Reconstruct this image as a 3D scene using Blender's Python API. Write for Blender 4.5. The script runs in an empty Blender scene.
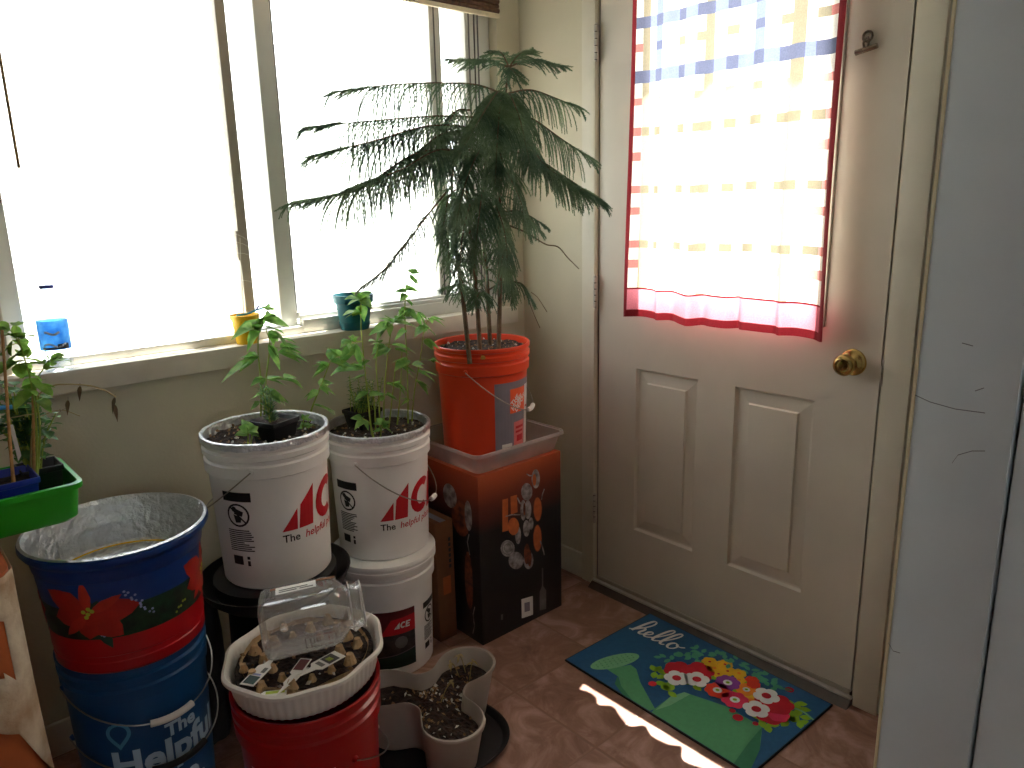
import bpy, bmesh, math, random
from mathutils import Vector, Matrix, noise

# ------------------------------------------------------------ camera, sky, sun, exposure
sc = bpy.context.scene
col = sc.collection
PI = math.pi
FPX, CAM, PITCH, YAW, ROLL = 756.82, Vector((-1.8744, -2.1165, 1.3422)), -0.2345, 0.7269, -0.0227
fw = Vector((math.sin(YAW)*math.cos(PITCH), math.cos(YAW)*math.cos(PITCH), math.sin(PITCH)))
r0 = Vector((math.cos(YAW), -math.sin(YAW), 0)); u0_ = r0.cross(fw)
RT = math.cos(ROLL)*r0 + math.sin(ROLL)*u0_
UP = -math.sin(ROLL)*r0 + math.cos(ROLL)*u0_
cd = bpy.data.cameras.new('camera'); cam = bpy.data.objects.new('camera', cd); col.objects.link(cam)
cd.sensor_width = 36; cd.lens = FPX*36/1024; cd.clip_start = .02
cam.matrix_world = Matrix(((RT.x, UP.x, -fw.x, CAM.x), (RT.y, UP.y, -fw.y, CAM.y), (RT.z, UP.z, -fw.z, CAM.z), (0, 0, 0, 1)))
sc.camera = cam

w = bpy.data.worlds.new('sky'); sc.world = w; w.use_nodes = True
bg = w.node_tree.nodes['Background']
bg.inputs[0].default_value = (0.93, 0.97, 1.0, 1); bg.inputs[1].default_value = 5.0
sd = bpy.data.lights.new('sun', 'SUN'); sd.energy = 74; sd.angle = math.radians(.55); sd.color = (1, .95, .87)
sun = bpy.data.objects.new('sun', sd); col.objects.link(sun)
sun.rotation_euler = Vector((-.455, -.175, -1.02)).to_track_quat('-Z', 'Y').to_euler()
sun.location = (4, 1, 8)
sc.view_settings.view_transform = 'Standard'; sc.view_settings.look = 'None'
sc.view_settings.gamma = 1; sc.view_settings.use_curve_mapping = False
sc.view_settings.exposure = 0.45
sc.cycles.use_denoising = True
sc.cycles.max_bounces = 10; sc.cycles.diffuse_bounces = 6; sc.cycles.transparent_max_bounces = 24

def at(px, py, y):            # a point of the photograph on the plane of that y
    v = RT*((px-512)/FPX) - UP*((py-384)/FPX) + fw
    return CAM + v*((y-CAM.y)/v.y)

# ------------------------------------------------------------ materials
def srgb(r, g, b):
    f = lambda c: (c/12.92 if c <= .04045 else ((c+.055)/1.055)**2.4)
    return (f(r/255), f(g/255), f(b/255))
M = {}
def mat(name, c, rough=.5, var=.12, scale=25, bump=0., bscale=None, metal=0., c2=None, spec=.5, contrast=(.35, .65), detail=4, coat=0):
    m = bpy.data.materials.new(name); m.use_nodes = True
    nt = m.node_tree; n = nt.nodes; l = nt.links; p = n['Principled BSDF']
    tc = n.new('ShaderNodeTexCoord'); nz = n.new('ShaderNodeTexNoise')
    nz.inputs['Scale'].default_value = scale; nz.inputs['Detail'].default_value = detail
    l.new(tc.outputs['Object'], nz.inputs['Vector'])
    cr = n.new('ShaderNodeValToRGB')
    cr.color_ramp.elements[0].position, cr.color_ramp.elements[1].position = contrast
    a = c2 if c2 else tuple(x*(1-var) for x in c)
    b = c if c2 else tuple(min(1, x*(1+var*.5)) for x in c)
    cr.color_ramp.elements[0].color = (*a, 1); cr.color_ramp.elements[1].color = (*b, 1)
    l.new(nz.outputs['Fac'], cr.inputs['Fac']); l.new(cr.outputs['Color'], p.inputs['Base Color'])
    p.inputs['Roughness'].default_value = rough; p.inputs['Metallic'].default_value = metal
    p.inputs['Specular IOR Level'].default_value = spec; p.inputs['Coat Weight'].default_value = coat
    if bump:
        n2 = n.new('ShaderNodeTexNoise'); n2.inputs['Scale'].default_value = bscale or scale*3; n2.inputs['Detail'].default_value = 5
        l.new(tc.outputs['Object'], n2.inputs['Vector'])
        bp = n.new('ShaderNodeBump'); bp.inputs['Strength'].default_value = bump; bp.inputs['Distance'].default_value = .01
        l.new(n2.outputs['Fac'], bp.inputs['Height']); l.new(bp.outputs['Normal'], p.inputs['Normal'])
    M[name] = m; return m
def through(name, c, fac, c2=None, scale=40, rough=.6):         # leaf or cloth: some light passes through
    m = mat(name, c, rough, c2=c2, scale=scale); nt = m.node_tree; n = nt.nodes; l = nt.links
    p = n['Principled BSDF']; out = n['Material Output']
    t = n.new('ShaderNodeBsdfTranslucent'); mx = n.new('ShaderNodeMixShader'); mx.inputs[0].default_value = fac
    src = p.inputs['Base Color'].links[0].from_socket
    l.new(src, t.inputs['Color']); l.new(p.outputs[0], mx.inputs[1]); l.new(t.outputs[0], mx.inputs[2]); l.new(mx.outputs[0], out.inputs['Surface'])
    return m
def clear(name, tint=(1, 1, 1), refl=.08, milk=0., rough=.03, milkcol=(.9, .9, .9)):   # thin clear sheet
    m = bpy.data.materials.new(name); m.use_nodes = True; nt = m.node_tree; n = nt.nodes; l = nt.links
    n.remove(n['Principled BSDF']); out = n['Material Output']
    tr = n.new('ShaderNodeBsdfTransparent'); tr.inputs['Color'].default_value = (*tint, 1)
    gl = n.new('ShaderNodeBsdfGlossy'); gl.inputs['Roughness'].default_value = rough
    lw = n.new('ShaderNodeLayerWeight'); lw.inputs['Blend'].default_value = .25
    tc = n.new('ShaderNodeTexCoord'); nz = n.new('ShaderNodeTexNoise'); nz.inputs['Scale'].default_value = 12
    l.new(tc.outputs['Object'], nz.inputs['Vector'])
    ma = n.new('ShaderNodeMath'); ma.operation = 'MULTIPLY_ADD'; ma.inputs[1].default_value = .55 if refl > .05 else .3; ma.inputs[2].default_value = refl*.4
    l.new(lw.outputs['Fresnel'], ma.inputs[0])
    mx = n.new('ShaderNodeMixShader'); l.new(ma.outputs[0], mx.inputs[0]); l.new(tr.outputs[0], mx.inputs[1]); l.new(gl.outputs[0], mx.inputs[2])
    last = mx
    if milk:
        df = n.new('ShaderNodeBsdfDiffuse'); df.inputs[0].default_value = (*milkcol, 1)
        tl = n.new('ShaderNodeBsdfTranslucent'); tl.inputs[0].default_value = (*milkcol, 1)
        m1 = n.new('ShaderNodeMixShader'); m1.inputs[0].default_value = .4; l.new(df.outputs[0], m1.inputs[1]); l.new(tl.outputs[0], m1.inputs[2])
        mr = n.new('ShaderNodeMapRange'); mr.inputs['To Min'].default_value = milk*.8; mr.inputs['To Max'].default_value = min(1, milk*1.2)
        l.new(nz.outputs['Fac'], mr.inputs['Value'])
        m2 = n.new('ShaderNodeMixShader'); l.new(mr.outputs[0], m2.inputs[0]); l.new(mx.outputs[0], m2.inputs[1]); l.new(m1.outputs[0], m2.inputs[2]); last = m2
    l.new(last.outputs[0], out.inputs['Surface'])
    M[name] = m; return m

mat('wall_paint', srgb(205, 198, 175), .7, .04, 6, .08, 120)
mat('unseen_wall_dark', srgb(112, 84, 62), .6, .3, 8)  # dark brown put on the unseen walls to cut bounce light
mat('trim_paint', srgb(214, 208, 190), .45, .05, 8, .05, 60)
mat('door_paint', srgb(212, 205, 190), .42, .04, 5, .04, 40)
mat('board_paint', srgb(222, 232, 236), .5, .05, 7, .08, 50)
mat('ceiling_paint', srgb(225, 222, 212), .8, .03, 8)
mat('vinyl', srgb(216, 217, 210), .4, .04, 12)
mat('vinyl_dim', srgb(172, 164, 148), .5, .08, 14)
mat('gasket', srgb(104, 104, 104), .6)
mat('sill_paint', srgb(214, 206, 190), .5, .07, 14, .12, 40)
mat('scuff', srgb(112, 116, 122), .7)
mat('siding', srgb(225, 232, 234), .7, .03, 5)
mat('concrete', srgb(170, 166, 158), .9, .15, 9, .2)
mat('blind_white', srgb(150, 168, 178), .6)
mat('wand_wood', srgb(160, 124, 76), .5, .2, 60)
mat('lit_edge_cream', srgb(240, 228, 190), .5, .05)
mat('straw', srgb(150, 132, 84), .8, .3, 40)
mat('bamboo', srgb(105, 70, 48), .6, .35, 60, c2=srgb(70, 42, 28))
mat('cream_wood', srgb(225, 212, 180), .5)
mat('brass', srgb(188, 160, 100), .22, .15, 30, metal=1)
mat('brass_dark', srgb(120, 96, 52), .3, .2, 30, metal=1)
mat('nickel', srgb(200, 194, 184), .28, .15, 40, metal=.55)
mat('steel_wire', srgb(165, 160, 150), .35, .1, 60, metal=1)
mat('bronze', srgb(72, 62, 55), .5, .2, 30)
mat('aluminium', srgb(186, 180, 172), .4, .1, 40)
mat('foil', srgb(214, 216, 220), .28, .1, 60, .9, 70, metal=.9)
mat('soil', srgb(62, 45, 36), .95, scale=90, bump=1., bscale=120, c2=srgb(24, 17, 14))
mat('chips', srgb(150, 118, 84), .9, .4, 60)
mat('perlite', srgb(205, 200, 190), .9, .2, 60)
mat('white_plastic', srgb(236, 234, 230), .38, .04, 10, .03, 30, coat=.1)
mat('white_label', srgb(225, 222, 216), .5, .03)
mat('ink_black', srgb(25, 24, 24), .5, .2)
mat('ink_grey', srgb(110, 108, 106), .6, .2)
mat('ace_red', srgb(196, 24, 38), .45, .06)
mat('maroon', srgb(95, 20, 26), .5, .25, 20)
mat('label_green', srgb(14, 58, 46), .5, .2, 20)
mat('photo_dark', srgb(66, 60, 58), .5, scale=45, c2=srgb(24, 22, 24))
mat('orange_plastic', srgb(214, 60, 22), .36, .05, 8, .03, 30, coat=.1)
mat('label_grey', srgb(128, 122, 132), .5, .06)
mat('logo_orange', srgb(236, 92, 48), .5, .06)
mat('label_pink', srgb(222, 120, 118), .5, .08)
mat('blue_bucket', srgb(16, 74, 122), .4, .08, 10, coat=.1)
mat('blue_pail', srgb(8, 54, 124), .35, .1, 12, coat=.2)
mat('leaf_print', srgb(22, 62, 36), .45, scale=40, c2=srgb(8, 28, 24))
mat('petal_print', srgb(172, 34, 26), .45, .2, 30)
mat('petal_print_pale', srgb(184, 46, 34), .45, .2, 30)
mat('bloom_print', srgb(150, 160, 205), .5, .3, 80)
mat('berry_print', srgb(170, 190, 60), .5, .2)
mat('red_band', srgb(172, 10, 22), .38, .08, 10, coat=.1)
mat('red_bucket', srgb(172, 4, 16), .3, .06, 10, coat=.25)
mat('letter_blue_white', srgb(176, 205, 224), .5, .06)
mat('letter_pink', srgb(235, 175, 180), .5, .08)
mat('pin_blue', srgb(84, 150, 190), .5, .06)
mat('grip_white', srgb(232, 228, 220), .45, .04)
mat('sack_grey', srgb(58, 57, 58), .45, .2, 14, .4, 30)
mat('black_plastic', srgb(24, 23, 25), .42, .2, 20)
mat('basket_plastic', srgb(226, 221, 212), .45, .05, 20)
mat('egg_carton', srgb(196, 164, 122), .9, .25, 40, .5, 90)
mat('taupe_pot', srgb(168, 158, 146), .5, .06, 12, .05, 40)
mat('green_tray', srgb(34, 158, 26), .38, .06, 12, coat=.1)
mat('blue_pot', srgb(24, 46, 150), .45, .1, 14)
mat('yellow_pot', srgb(246, 200, 22), .5, .06, 14)
mat('teal_pot', srgb(18, 108, 122), .5, .08, 14)
mat('sky_blue', srgb(70, 160, 215), .5, .08)
mat('wood_stake', srgb(188, 142, 88), .8, .25, 60, .2)
mat('kraft', srgb(122, 78, 48), .85, .1, 20, .1, 60)
mat('rust_card', srgb(188, 98, 52), .85, .2, 9, .15, 30)
mat('torn_paper', srgb(222, 208, 184), .9, scale=14, c2=srgb(176, 148, 118), bump=.5, bscale=40)
mat('copper_print', srgb(196, 98, 52), .4, .2, 40)
mat('steel_print', srgb(176, 170, 168), .4, scale=45, c2=srgb(96, 88, 88))
mat('clip_steel', srgb(128, 120, 108), .25, .2, 40, metal=.8)
mat('brown_print', srgb(150, 80, 48), .45, scale=40, c2=srgb(70, 32, 22))
mat('mat_rubber', srgb(20, 20, 22), .8)
mat('mat_blue', srgb(34, 92, 138), .75, .08, 90, .15, 500)
mat('mat_white', srgb(228, 230, 232), .75, .05)
mat('can_green', srgb(84, 160, 112), .75, .06, 90)
mat('can_pale', srgb(122, 186, 138), .75, .06, 90)
mat('can_dark', srgb(52, 128, 92), .75, .06, 90)
mat('f_red', srgb(196, 22, 44), .75); mat('f_scarlet', srgb(232, 62, 38), .75); mat('f_yellow', srgb(238, 186, 40), .75)
mat('f_orange', srgb(240, 140, 40), .75); mat('f_purple', srgb(136, 60, 150), .75); mat('f_pink', srgb(228, 50, 92), .75)
mat('f_leaf', srgb(136, 186, 44), .75); mat('f_mint', srgb(84, 170, 136), .75)
through('leaf_pepper', srgb(156, 196, 104), .5, c2=srgb(96, 150, 68))
through('leaf_dark', srgb(106, 152, 82), .4, c2=srgb(58, 104, 54))
through('leaf_round', srgb(160, 196, 92), .5, c2=srgb(104, 152, 60))
through('needle', srgb(118, 142, 104), .35, c2=srgb(70, 98, 74), scale=9)
mat('needle_brown', srgb(112, 92, 66), .8, .3, 20)
through('needle_grey', srgb(124, 138, 112), .35, c2=srgb(84, 98, 84), scale=9)
mat('bark', srgb(104, 84, 62), .9, .35, 40, .6, 90)
mat('stem_green', srgb(150, 170, 70), .6, .15, 30)
mat('stem_dry', srgb(178, 160, 110), .7, .2, 30)
mat('stem_pale', srgb(226, 224, 210), .6, .1)
mat('crumb', srgb(210, 120, 60), .9, scale=40, c2=srgb(120, 130, 50))
CC = .55
for k, c in dict(cloth_cream=(244, 240, 232), cloth_tan=(158, 150, 128), cloth_cross=(118, 112, 94), cloth_blue=(140, 152, 200), cloth_navy=(108, 114, 140), cloth_red=(206, 132, 126), cloth_hem=(140, 38, 46), cloth_pink=(220, 132, 146)).items():
    through(k, srgb(*c), CC if k != 'cloth_hem' else .2, scale=300, rough=.9)
clear('pane'); clear('jar_plastic', (.95, .95, .94), .3, .15, .03, (.86, .85, .82)); clear('jar_rim', (.9, .9, .9), .4, .5, .1, (.9, .89, .87)); clear('tray_plastic', (.95, .94, .94), .06, .30, .2, (.85, .8, .78))
clear('bottle_plastic', (.93, .97, 1), .12, .08, .05, (.7, .85, 1))
def label_water():
    m = through('water_label', srgb(120, 205, 250), .6, scale=28, c2=srgb(30, 120, 215))
    return m
label_water()

# floor tiles: a 30 cm grid with grout lines and cloudy brown-red clay
def tile_material():
    m = bpy.data.materials.new('clay_tile'); m.use_nodes = True; nt = m.node_tree; n = nt.nodes; l = nt.links; p = n['Principled BSDF']
    tc = n.new('ShaderNodeTexCoord'); mp = n.new('ShaderNodeMapping'); s = .3043
    mp.inputs['Scale'].default_value = (1/s, 1/s, 1); mp.inputs['Location'].default_value = (.637/s, .708/s, 0)
    l.new(tc.outputs['Object'], mp.inputs['Vector'])
    fr = n.new('ShaderNodeVectorMath'); fr.operation = 'FRACTION'; l.new(mp.outputs[0], fr.inputs[0])
    fl = n.new('ShaderNodeVectorMath'); fl.operation = 'FLOOR'; l.new(mp.outputs[0], fl.inputs[0])
    sub = n.new('ShaderNodeVectorMath'); sub.operation = 'SUBTRACT'; sub.inputs[1].default_value = (.5, .5, 0); l.new(fr.outputs[0], sub.inputs[0])
    ab = n.new('ShaderNodeVectorMath'); ab.operation = 'ABSOLUTE'; l.new(sub.outputs[0], ab.inputs[0])
    sp = n.new('ShaderNodeSeparateXYZ'); l.new(ab.outputs[0], sp.inputs[0])
    mx = n.new('ShaderNodeMath'); mx.operation = 'MAXIMUM'; l.new(sp.outputs[0], mx.inputs[0]); l.new(sp.outputs[1], mx.inputs[1])
    g = n.new('ShaderNodeMapRange'); g.inputs['From Min'].default_value = .482; g.inputs['From Max'].default_value = .492; l.new(mx.outputs[0], g.inputs['Value'])
    wn = n.new('ShaderNodeTexWhiteNoise'); l.new(fl.outputs[0], wn.inputs['Vector'])
    add = n.new('ShaderNodeVectorMath'); l.new(tc.outputs['Object'], add.inputs[0]); l.new(wn.outputs['Color'], add.inputs[1])
    nz = n.new('ShaderNodeTexNoise'); nz.inputs['Scale'].default_value = 7; nz.inputs['Detail'].default_value = 7; nz.inputs['Roughness'].default_value = .65; nz.inputs['Distortion'].default_value = 1.2
    l.new(add.outputs[0], nz.inputs['Vector'])
    cr = n.new('ShaderNodeValToRGB'); e = cr.color_ramp.elements
    e[0].position = .3; e[0].color = (*srgb(116, 80, 66), 1); e[1].position = .72; e[1].color = (*srgb(194, 158, 144), 1)
    x = e.new(.5); x.color = (*srgb(148, 110, 94), 1)
    l.new(nz.outputs['Fac'], cr.inputs['Fac'])
    mi = n.new('ShaderNodeMix'); mi.data_type = 'RGBA'; l.new(g.outputs[0], mi.inputs['Factor']); l.new(cr.outputs['Color'], mi.inputs['A']); mi.inputs['B'].default_value = (*srgb(140, 104, 86), 1)
    l.new(mi.outputs['Result'], p.inputs['Base Color']); p.inputs['Roughness'].default_value = .38
    hs = n.new('ShaderNodeMath'); hs.operation = 'MULTIPLY_ADD'; hs.inputs[1].default_value = -1; l.new(g.outputs[0], hs.inputs[0]); l.new(nz.outputs['Fac'], hs.inputs[2])
    bp = n.new('ShaderNodeBump'); bp.inputs['Strength'].default_value = .25; bp.inputs['Distance'].default_value = .006; l.new(hs.outputs[0], bp.inputs['Height']); l.new(bp.outputs['Normal'], p.inputs['Normal'])
    M['clay_tile'] = m
tile_material()
def box_print_material():     # the carton's own print: orange at its top fading into black
    m = bpy.data.materials.new('carton_print'); m.use_nodes = True; nt = m.node_tree; n = nt.nodes; l = nt.links; p = n['Principled BSDF']
    tc = n.new('ShaderNodeTexCoord'); sp = n.new('ShaderNodeSeparateXYZ'); l.new(tc.outputs['Object'], sp.inputs[0])
    mr = n.new('ShaderNodeMapRange'); mr.inputs['From Min'].default_value = 0; mr.inputs['From Max'].default_value = .556; l.new(sp.outputs[2], mr.inputs['Value'])
    cr = n.new('ShaderNodeValToRGB'); e = cr.color_ramp.elements
    e[0].position = .66; e[0].color = (*srgb(18, 16, 20), 1); e[1].position = .99; e[1].color = (*srgb(172, 78, 46), 1)
    x = e.new(.82); x.color = (*srgb(104, 42, 28), 1)
    l.new(mr.outputs[0], cr.inputs['Fac']); l.new(cr.outputs['Color'], p.inputs['Base Color']); p.inputs['Roughness'].default_value = .4
    M['carton_print'] = m
box_print_material()

# ------------------------------------------------------------ mesh helpers
class MB:
    def __init__(s): s.v = []; s.f = []; s.mi = []
    def quad(s, *p, m=0):
        b = len(s.v); s.v += [Vector(x) for x in p]; s.f.append(tuple(range(b, b+len(p)))); s.mi.append(m); return s
    def box(s, a, b, m=0):
        (x0, y0, z0), (x1, y1, z1) = a, b
        k = len(s.v); s.v += [Vector(p) for p in ((x0,y0,z0),(x1,y0,z0),(x1,y1,z0),(x0,y1,z0),(x0,y0,z1),(x1,y0,z1),(x1,y1,z1),(x0,y1,z1))]
        for q in ((0,3,2,1),(4,5,6,7),(0,1,5,4),(1,2,6,5),(2,3,7,6),(3,0,4,7)):
            s.f.append(tuple(k+i for i in q)); s.mi.append(m)
        return s
    def rings(s, rings, closed=True, cap=(False, False), m=0):
        k = len(s.v); n = len(rings[0])
        for r in rings: s.v += [Vector(p) for p in r]
        for i in range(len(rings)-1):
            for j in range(n if closed else n-1):
                j2 = (j+1) % n
                s.f.append((k+i*n+j, k+i*n+j2, k+(i+1)*n+j2, k+(i+1)*n+j)); s.mi.append(m)
        if cap[0]: s.f.append(tuple(k+j for j in reversed(range(n)))); s.mi.append(m)
        if cap[1]: s.f.append(tuple(k+(len(rings)-1)*n+j for j in range(n))); s.mi.append(m)
        return s
    def lathe(s, prof, c=(0, 0, 0), n=48, m=0, fn=None, cap=(False, False)):
        rr = []
        for (r, z) in prof:
            ring = []
            for j in range(n):
                a = 2*PI*j/n; q = r*(fn(a, z) if fn else 1)
                ring.append((c[0]+q*math.cos(a), c[1]+q*math.sin(a), c[2]+z))
            rr.append(ring)
        return s.rings(rr, True, cap, m)
    def tube(s, pts, r, n=6, m=0, caps=True):
        pts = [Vector(p) for p in pts]; rr = []; prev = None
        for i, p in enumerate(pts):
            d = (pts[min(i+1, len(pts)-1)] - pts[max(i-1, 0)])
            if d.length < 1e-9: d = Vector((0, 0, 1))
            d.normalize()
            if prev is None: a = d.orthogonal().normalized()
            else:
                a = prev - d*prev.dot(d); a = a.normalized() if a.length > 1e-6 else d.orthogonal().normalized()
            prev = a; b = d.cross(a); q = r[i] if isinstance(r, (list, tuple)) else r
            rr.append([p + (a*math.cos(2*PI*j/n) + b*math.sin(2*PI*j/n))*q for j in range(n)])
        return s.rings(rr, True, (caps, caps), m)
    def prism(s, poly, z0, z1, m=0):
        return s.rings([[(x, y, z0) for x, y in poly], [(x, y, z1) for x, y in poly]], True, (True, True), m)
    def leaf(s, base, tip, W, nrm=None, droop=.15, m=0, shape='ovate', fold=.25):
        base, tip = Vector(base), Vector(tip); d = tip-base; L = d.length
        if L < 1e-5: return s
        d.normalize(); nrm = Vector(nrm) if nrm is not None else Vector((0, 0, 1))
        side = d.cross(nrm)
        if side.length < 1e-3: side = d.orthogonal()
        side.normalize(); up = side.cross(d).normalized()
        ts = (0, .15, .35, .6, .82, 1)
        ws = {'ovate': (.05, .75, 1, .72, .34, 0.02), 'round': (.1, .85, 1.0, .98, .7, .1), 'thin': (.2, .8, 1, .8, .5, .05)}[shape]
        k = len(s.v)
        for t, wd in zip(ts, ws):
            c = base + d*(L*t) - Vector((0, 0, 1))*(droop*L*t*t)
            h = W*.5*wd
            s.v += [c - side*h + up*(h*fold), c, c + side*h + up*(h*fold)]
        for i in range(5):
            for j in range(2):
                a = k+i*3+j; s.f.append((a, a+1, a+4, a+3)); s.mi.append(m)
        return s
    def build(s, name, mats, parent=None, smooth=True, bevel=0, thick=0, sharp=40):
        off = Vector((0, 0, 0)); q = parent
        while q is not None: off += q.location; q = q.parent
        me = bpy.data.meshes.new(name); me.from_pydata([tuple(p-off) for p in s.v], [], s.f)
        ms = mats if isinstance(mats, (list, tuple)) else [mats]
        for x in ms: me.materials.append(M[x])
        if len(ms) > 1: me.polygons.foreach_set('material_index', s.mi)
        bm = bmesh.new(); bm.from_mesh(me)
        bmesh.ops.recalc_face_normals(bm, faces=bm.faces)
        if bevel:
            ed = [e for e in bm.edges if len(e.link_faces) == 2 and e.calc_face_angle(0) > .5]
            bmesh.ops.bevel(bm, geom=ed, offset=bevel, segments=2, affect='EDGES', profile=.6)
        bm.to_mesh(me); bm.free()
        if smooth:
            me.polygons.foreach_set('use_smooth', [True]*len(me.polygons))
            try: me.set_sharp_from_angle(angle=math.radians(sharp))
            except Exception: pass
        o = bpy.data.objects.new(name, me); col.objects.link(o)
        if parent is not None: o.parent = parent
        if thick:
            md = o.modifiers.new('thickness', 'SOLIDIFY'); md.thickness = thick; md.offset = 0
        return o
def tag(o, label=None, cat=None, group=None, kind=None):
    for k, v in (('label', label), ('category', cat), ('group', group), ('kind', kind)):
        if v: o[k] = v
    return o
def thing(name, loc, label, cat, group=None, kind=None):
    o = bpy.data.objects.new(name, None); col.objects.link(o); o.location = loc; o.empty_display_size = .05
    return tag(o, label, cat, group, kind)
def struct(o, label=None): o['kind'] = 'structure'; return tag(o, label) if label else o

# flat polygons laid on a surface: poly = 2D loop, f maps (s, t) to a point
def decal(name, polys, f, mat_, parent, cut=.012, lift=0):
    bm = bmesh.new()
    for i, poly in enumerate(polys):
        try: bm.faces.new([bm.verts.new((x, y, i*lift)) for x, y in poly])
        except Exception: pass
    return _decal_bm(name, bm, f, mat_, parent, cut)
def _decal_bm(name, bm, f, mat_, parent, cut):
    bmesh.ops.triangulate(bm, faces=bm.faces[:])
    if cut and bm.verts:
        xs = [v.co.x for v in bm.verts]; x = min(xs)+cut
        while x < max(xs):
            bmesh.ops.bisect_plane(bm, geom=bm.verts[:]+bm.edges[:]+bm.faces[:], plane_co=(x, 0, 0), plane_no=(1, 0, 0)); x += cut
    mb = MB(); bm.verts.index_update(); h = .0005
    for v in bm.verts:
        p = Vector(f(v.co.x, v.co.y))
        if v.co.z:                   # overlapping prints sit a hair apart
            n = (Vector(f(v.co.x+h, v.co.y))-p).cross(Vector(f(v.co.x, v.co.y+h))-p).normalized(); p += n*v.co.z
        mb.v.append(p)
    mb.f = [tuple(v.index for v in fc.verts) for fc in bm.faces]; mb.mi = [0]*len(mb.f)
    bm.free()
    return mb.build(name, mat_, parent, smooth=False)
def lettering(name, s, size, f, mat_, parent, shear=0., cut=.01, bold=0., align='LEFT', spacing=1.):
    cu = bpy.data.curves.new('t', 'FONT'); cu.body = s; cu.size = size; cu.shear = shear; cu.offset = bold; cu.align_x = align
    cu.space_character = spacing; cu.resolution_u = 3; cu.fill_mode = 'FRONT'
    ob = bpy.data.objects.new('t', cu); col.objects.link(ob)
    dg = bpy.context.evaluated_depsgraph_get(); me = bpy.data.meshes.new_from_object(ob.evaluated_get(dg))
    bm = bmesh.new(); bm.from_mesh(me)
    bpy.data.objects.remove(ob); bpy.data.curves.remove(cu); bpy.data.meshes.remove(me)
    return _decal_bm(name, bm, f, mat_, parent, cut)
def circ(cx, cy, r, n=14, ry=None): return [(cx+r*math.cos(2*PI*i/n), cy+(ry or r)*math.sin(2*PI*i/n)) for i in range(n)]
def rect(x0, y0, x1, y1): return [(x0, y0), (x1, y0), (x1, y1), (x0, y1)]
def ribbon(pts, w):           # a drawn stroke of changing width as a list of quads
    out = []; n = len(pts); W_ = w if isinstance(w, (list, tuple)) else [w]*n; L = []; R = []
    for i, p in enumerate(pts):
        a, b = pts[max(0, i-1)], pts[min(n-1, i+1)]; dx, dy = b[0]-a[0], b[1]-a[1]; q = math.hypot(dx, dy) or 1
        L.append((p[0]-dy/q*W_[i]/2, p[1]+dx/q*W_[i]/2)); R.append((p[0]+dy/q*W_[i]/2, p[1]-dx/q*W_[i]/2))
    for i in range(n-1): out.append([L[i], L[i+1], R[i+1], R[i]])
    return out
def spline(pts, n=8):         # Catmull-Rom through the points (any dimension)
    P = [Vector(p) for p in pts]; P = [P[0]*2-P[1]] + P + [P[-1]*2-P[-2]]; out = []
    for i in range(1, len(P)-2):
        for k in range(n):
            t = k/n; a, b, c, d = P[i-1:i+3]
            out.append(.5*((2*b)+(c-a)*t+(2*a-5*b+4*c-d)*t*t+(3*b-a-3*c+d)*t**3))
    out.append(P[-2]); return out

# ------------------------------------------------------------ the room
YW = -.085                     # inner face of the window wall
XL, YF, ZC = -2.9, -4.0, 2.45  # left wall, wall behind the camera, ceiling
WX0, WX1, WZ0, WZ1 = -1.60, -.10, .984, 2.08     # window opening
struct(MB().box((XL-.1, YF-.1, -.05), (.12, .12, 0)).build('floor', 'clay_tile'))
struct(MB().box((XL-.1, YF-.1, ZC), (.12, .12, ZC+.05)).build('ceiling', 'ceiling_paint'))
b = MB()
b.box((XL, YW, 0), (0, .1, .925)); b.box((XL, YW, .925), (WX0, .1, ZC)); b.box((WX1, YW, .925), (0, .1, ZC)); b.box((WX0, YW, WZ1), (WX1, .1, ZC))
b.box((WX0, .04, .925), (WX1, .1, WZ0-.005))
struct(b.build('wall_back', 'wall_paint', smooth=False))
DU0, DU1, DZ = .445, 1.372, 2.07                  # door opening, measured along the door wall from the corner
b = MB()
b.box((0, -DU0, 0), (.12, .1, ZC)); b.box((0, YF, 0), (.12, -DU1, ZC)); b.box((0, -DU1, DZ), (.12, -DU0, ZC))
struct(b.build('wall_right', 'wall_paint', smooth=False))
struct(MB().box((XL-.1, YF, 0), (XL, .1, ZC)).build('wall_left', 'unseen_wall_dark', smooth=False))
b = MB()                       # unseen wall behind the camera, its opening added to let in fill daylight
b.box((XL, YF-.1, 0), (.1, YF, 1.1)); b.box((XL, YF-.1, 2.0), (.1, YF, ZC)); b.box((XL, YF-.1, 1.1), (-2.7, YF, 2.0)); b.box((-2.2, YF-.1, 1.1), (.1, YF, 2.0))
struct(b.build('wall_front', 'unseen_wall_dark', smooth=False))
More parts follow.
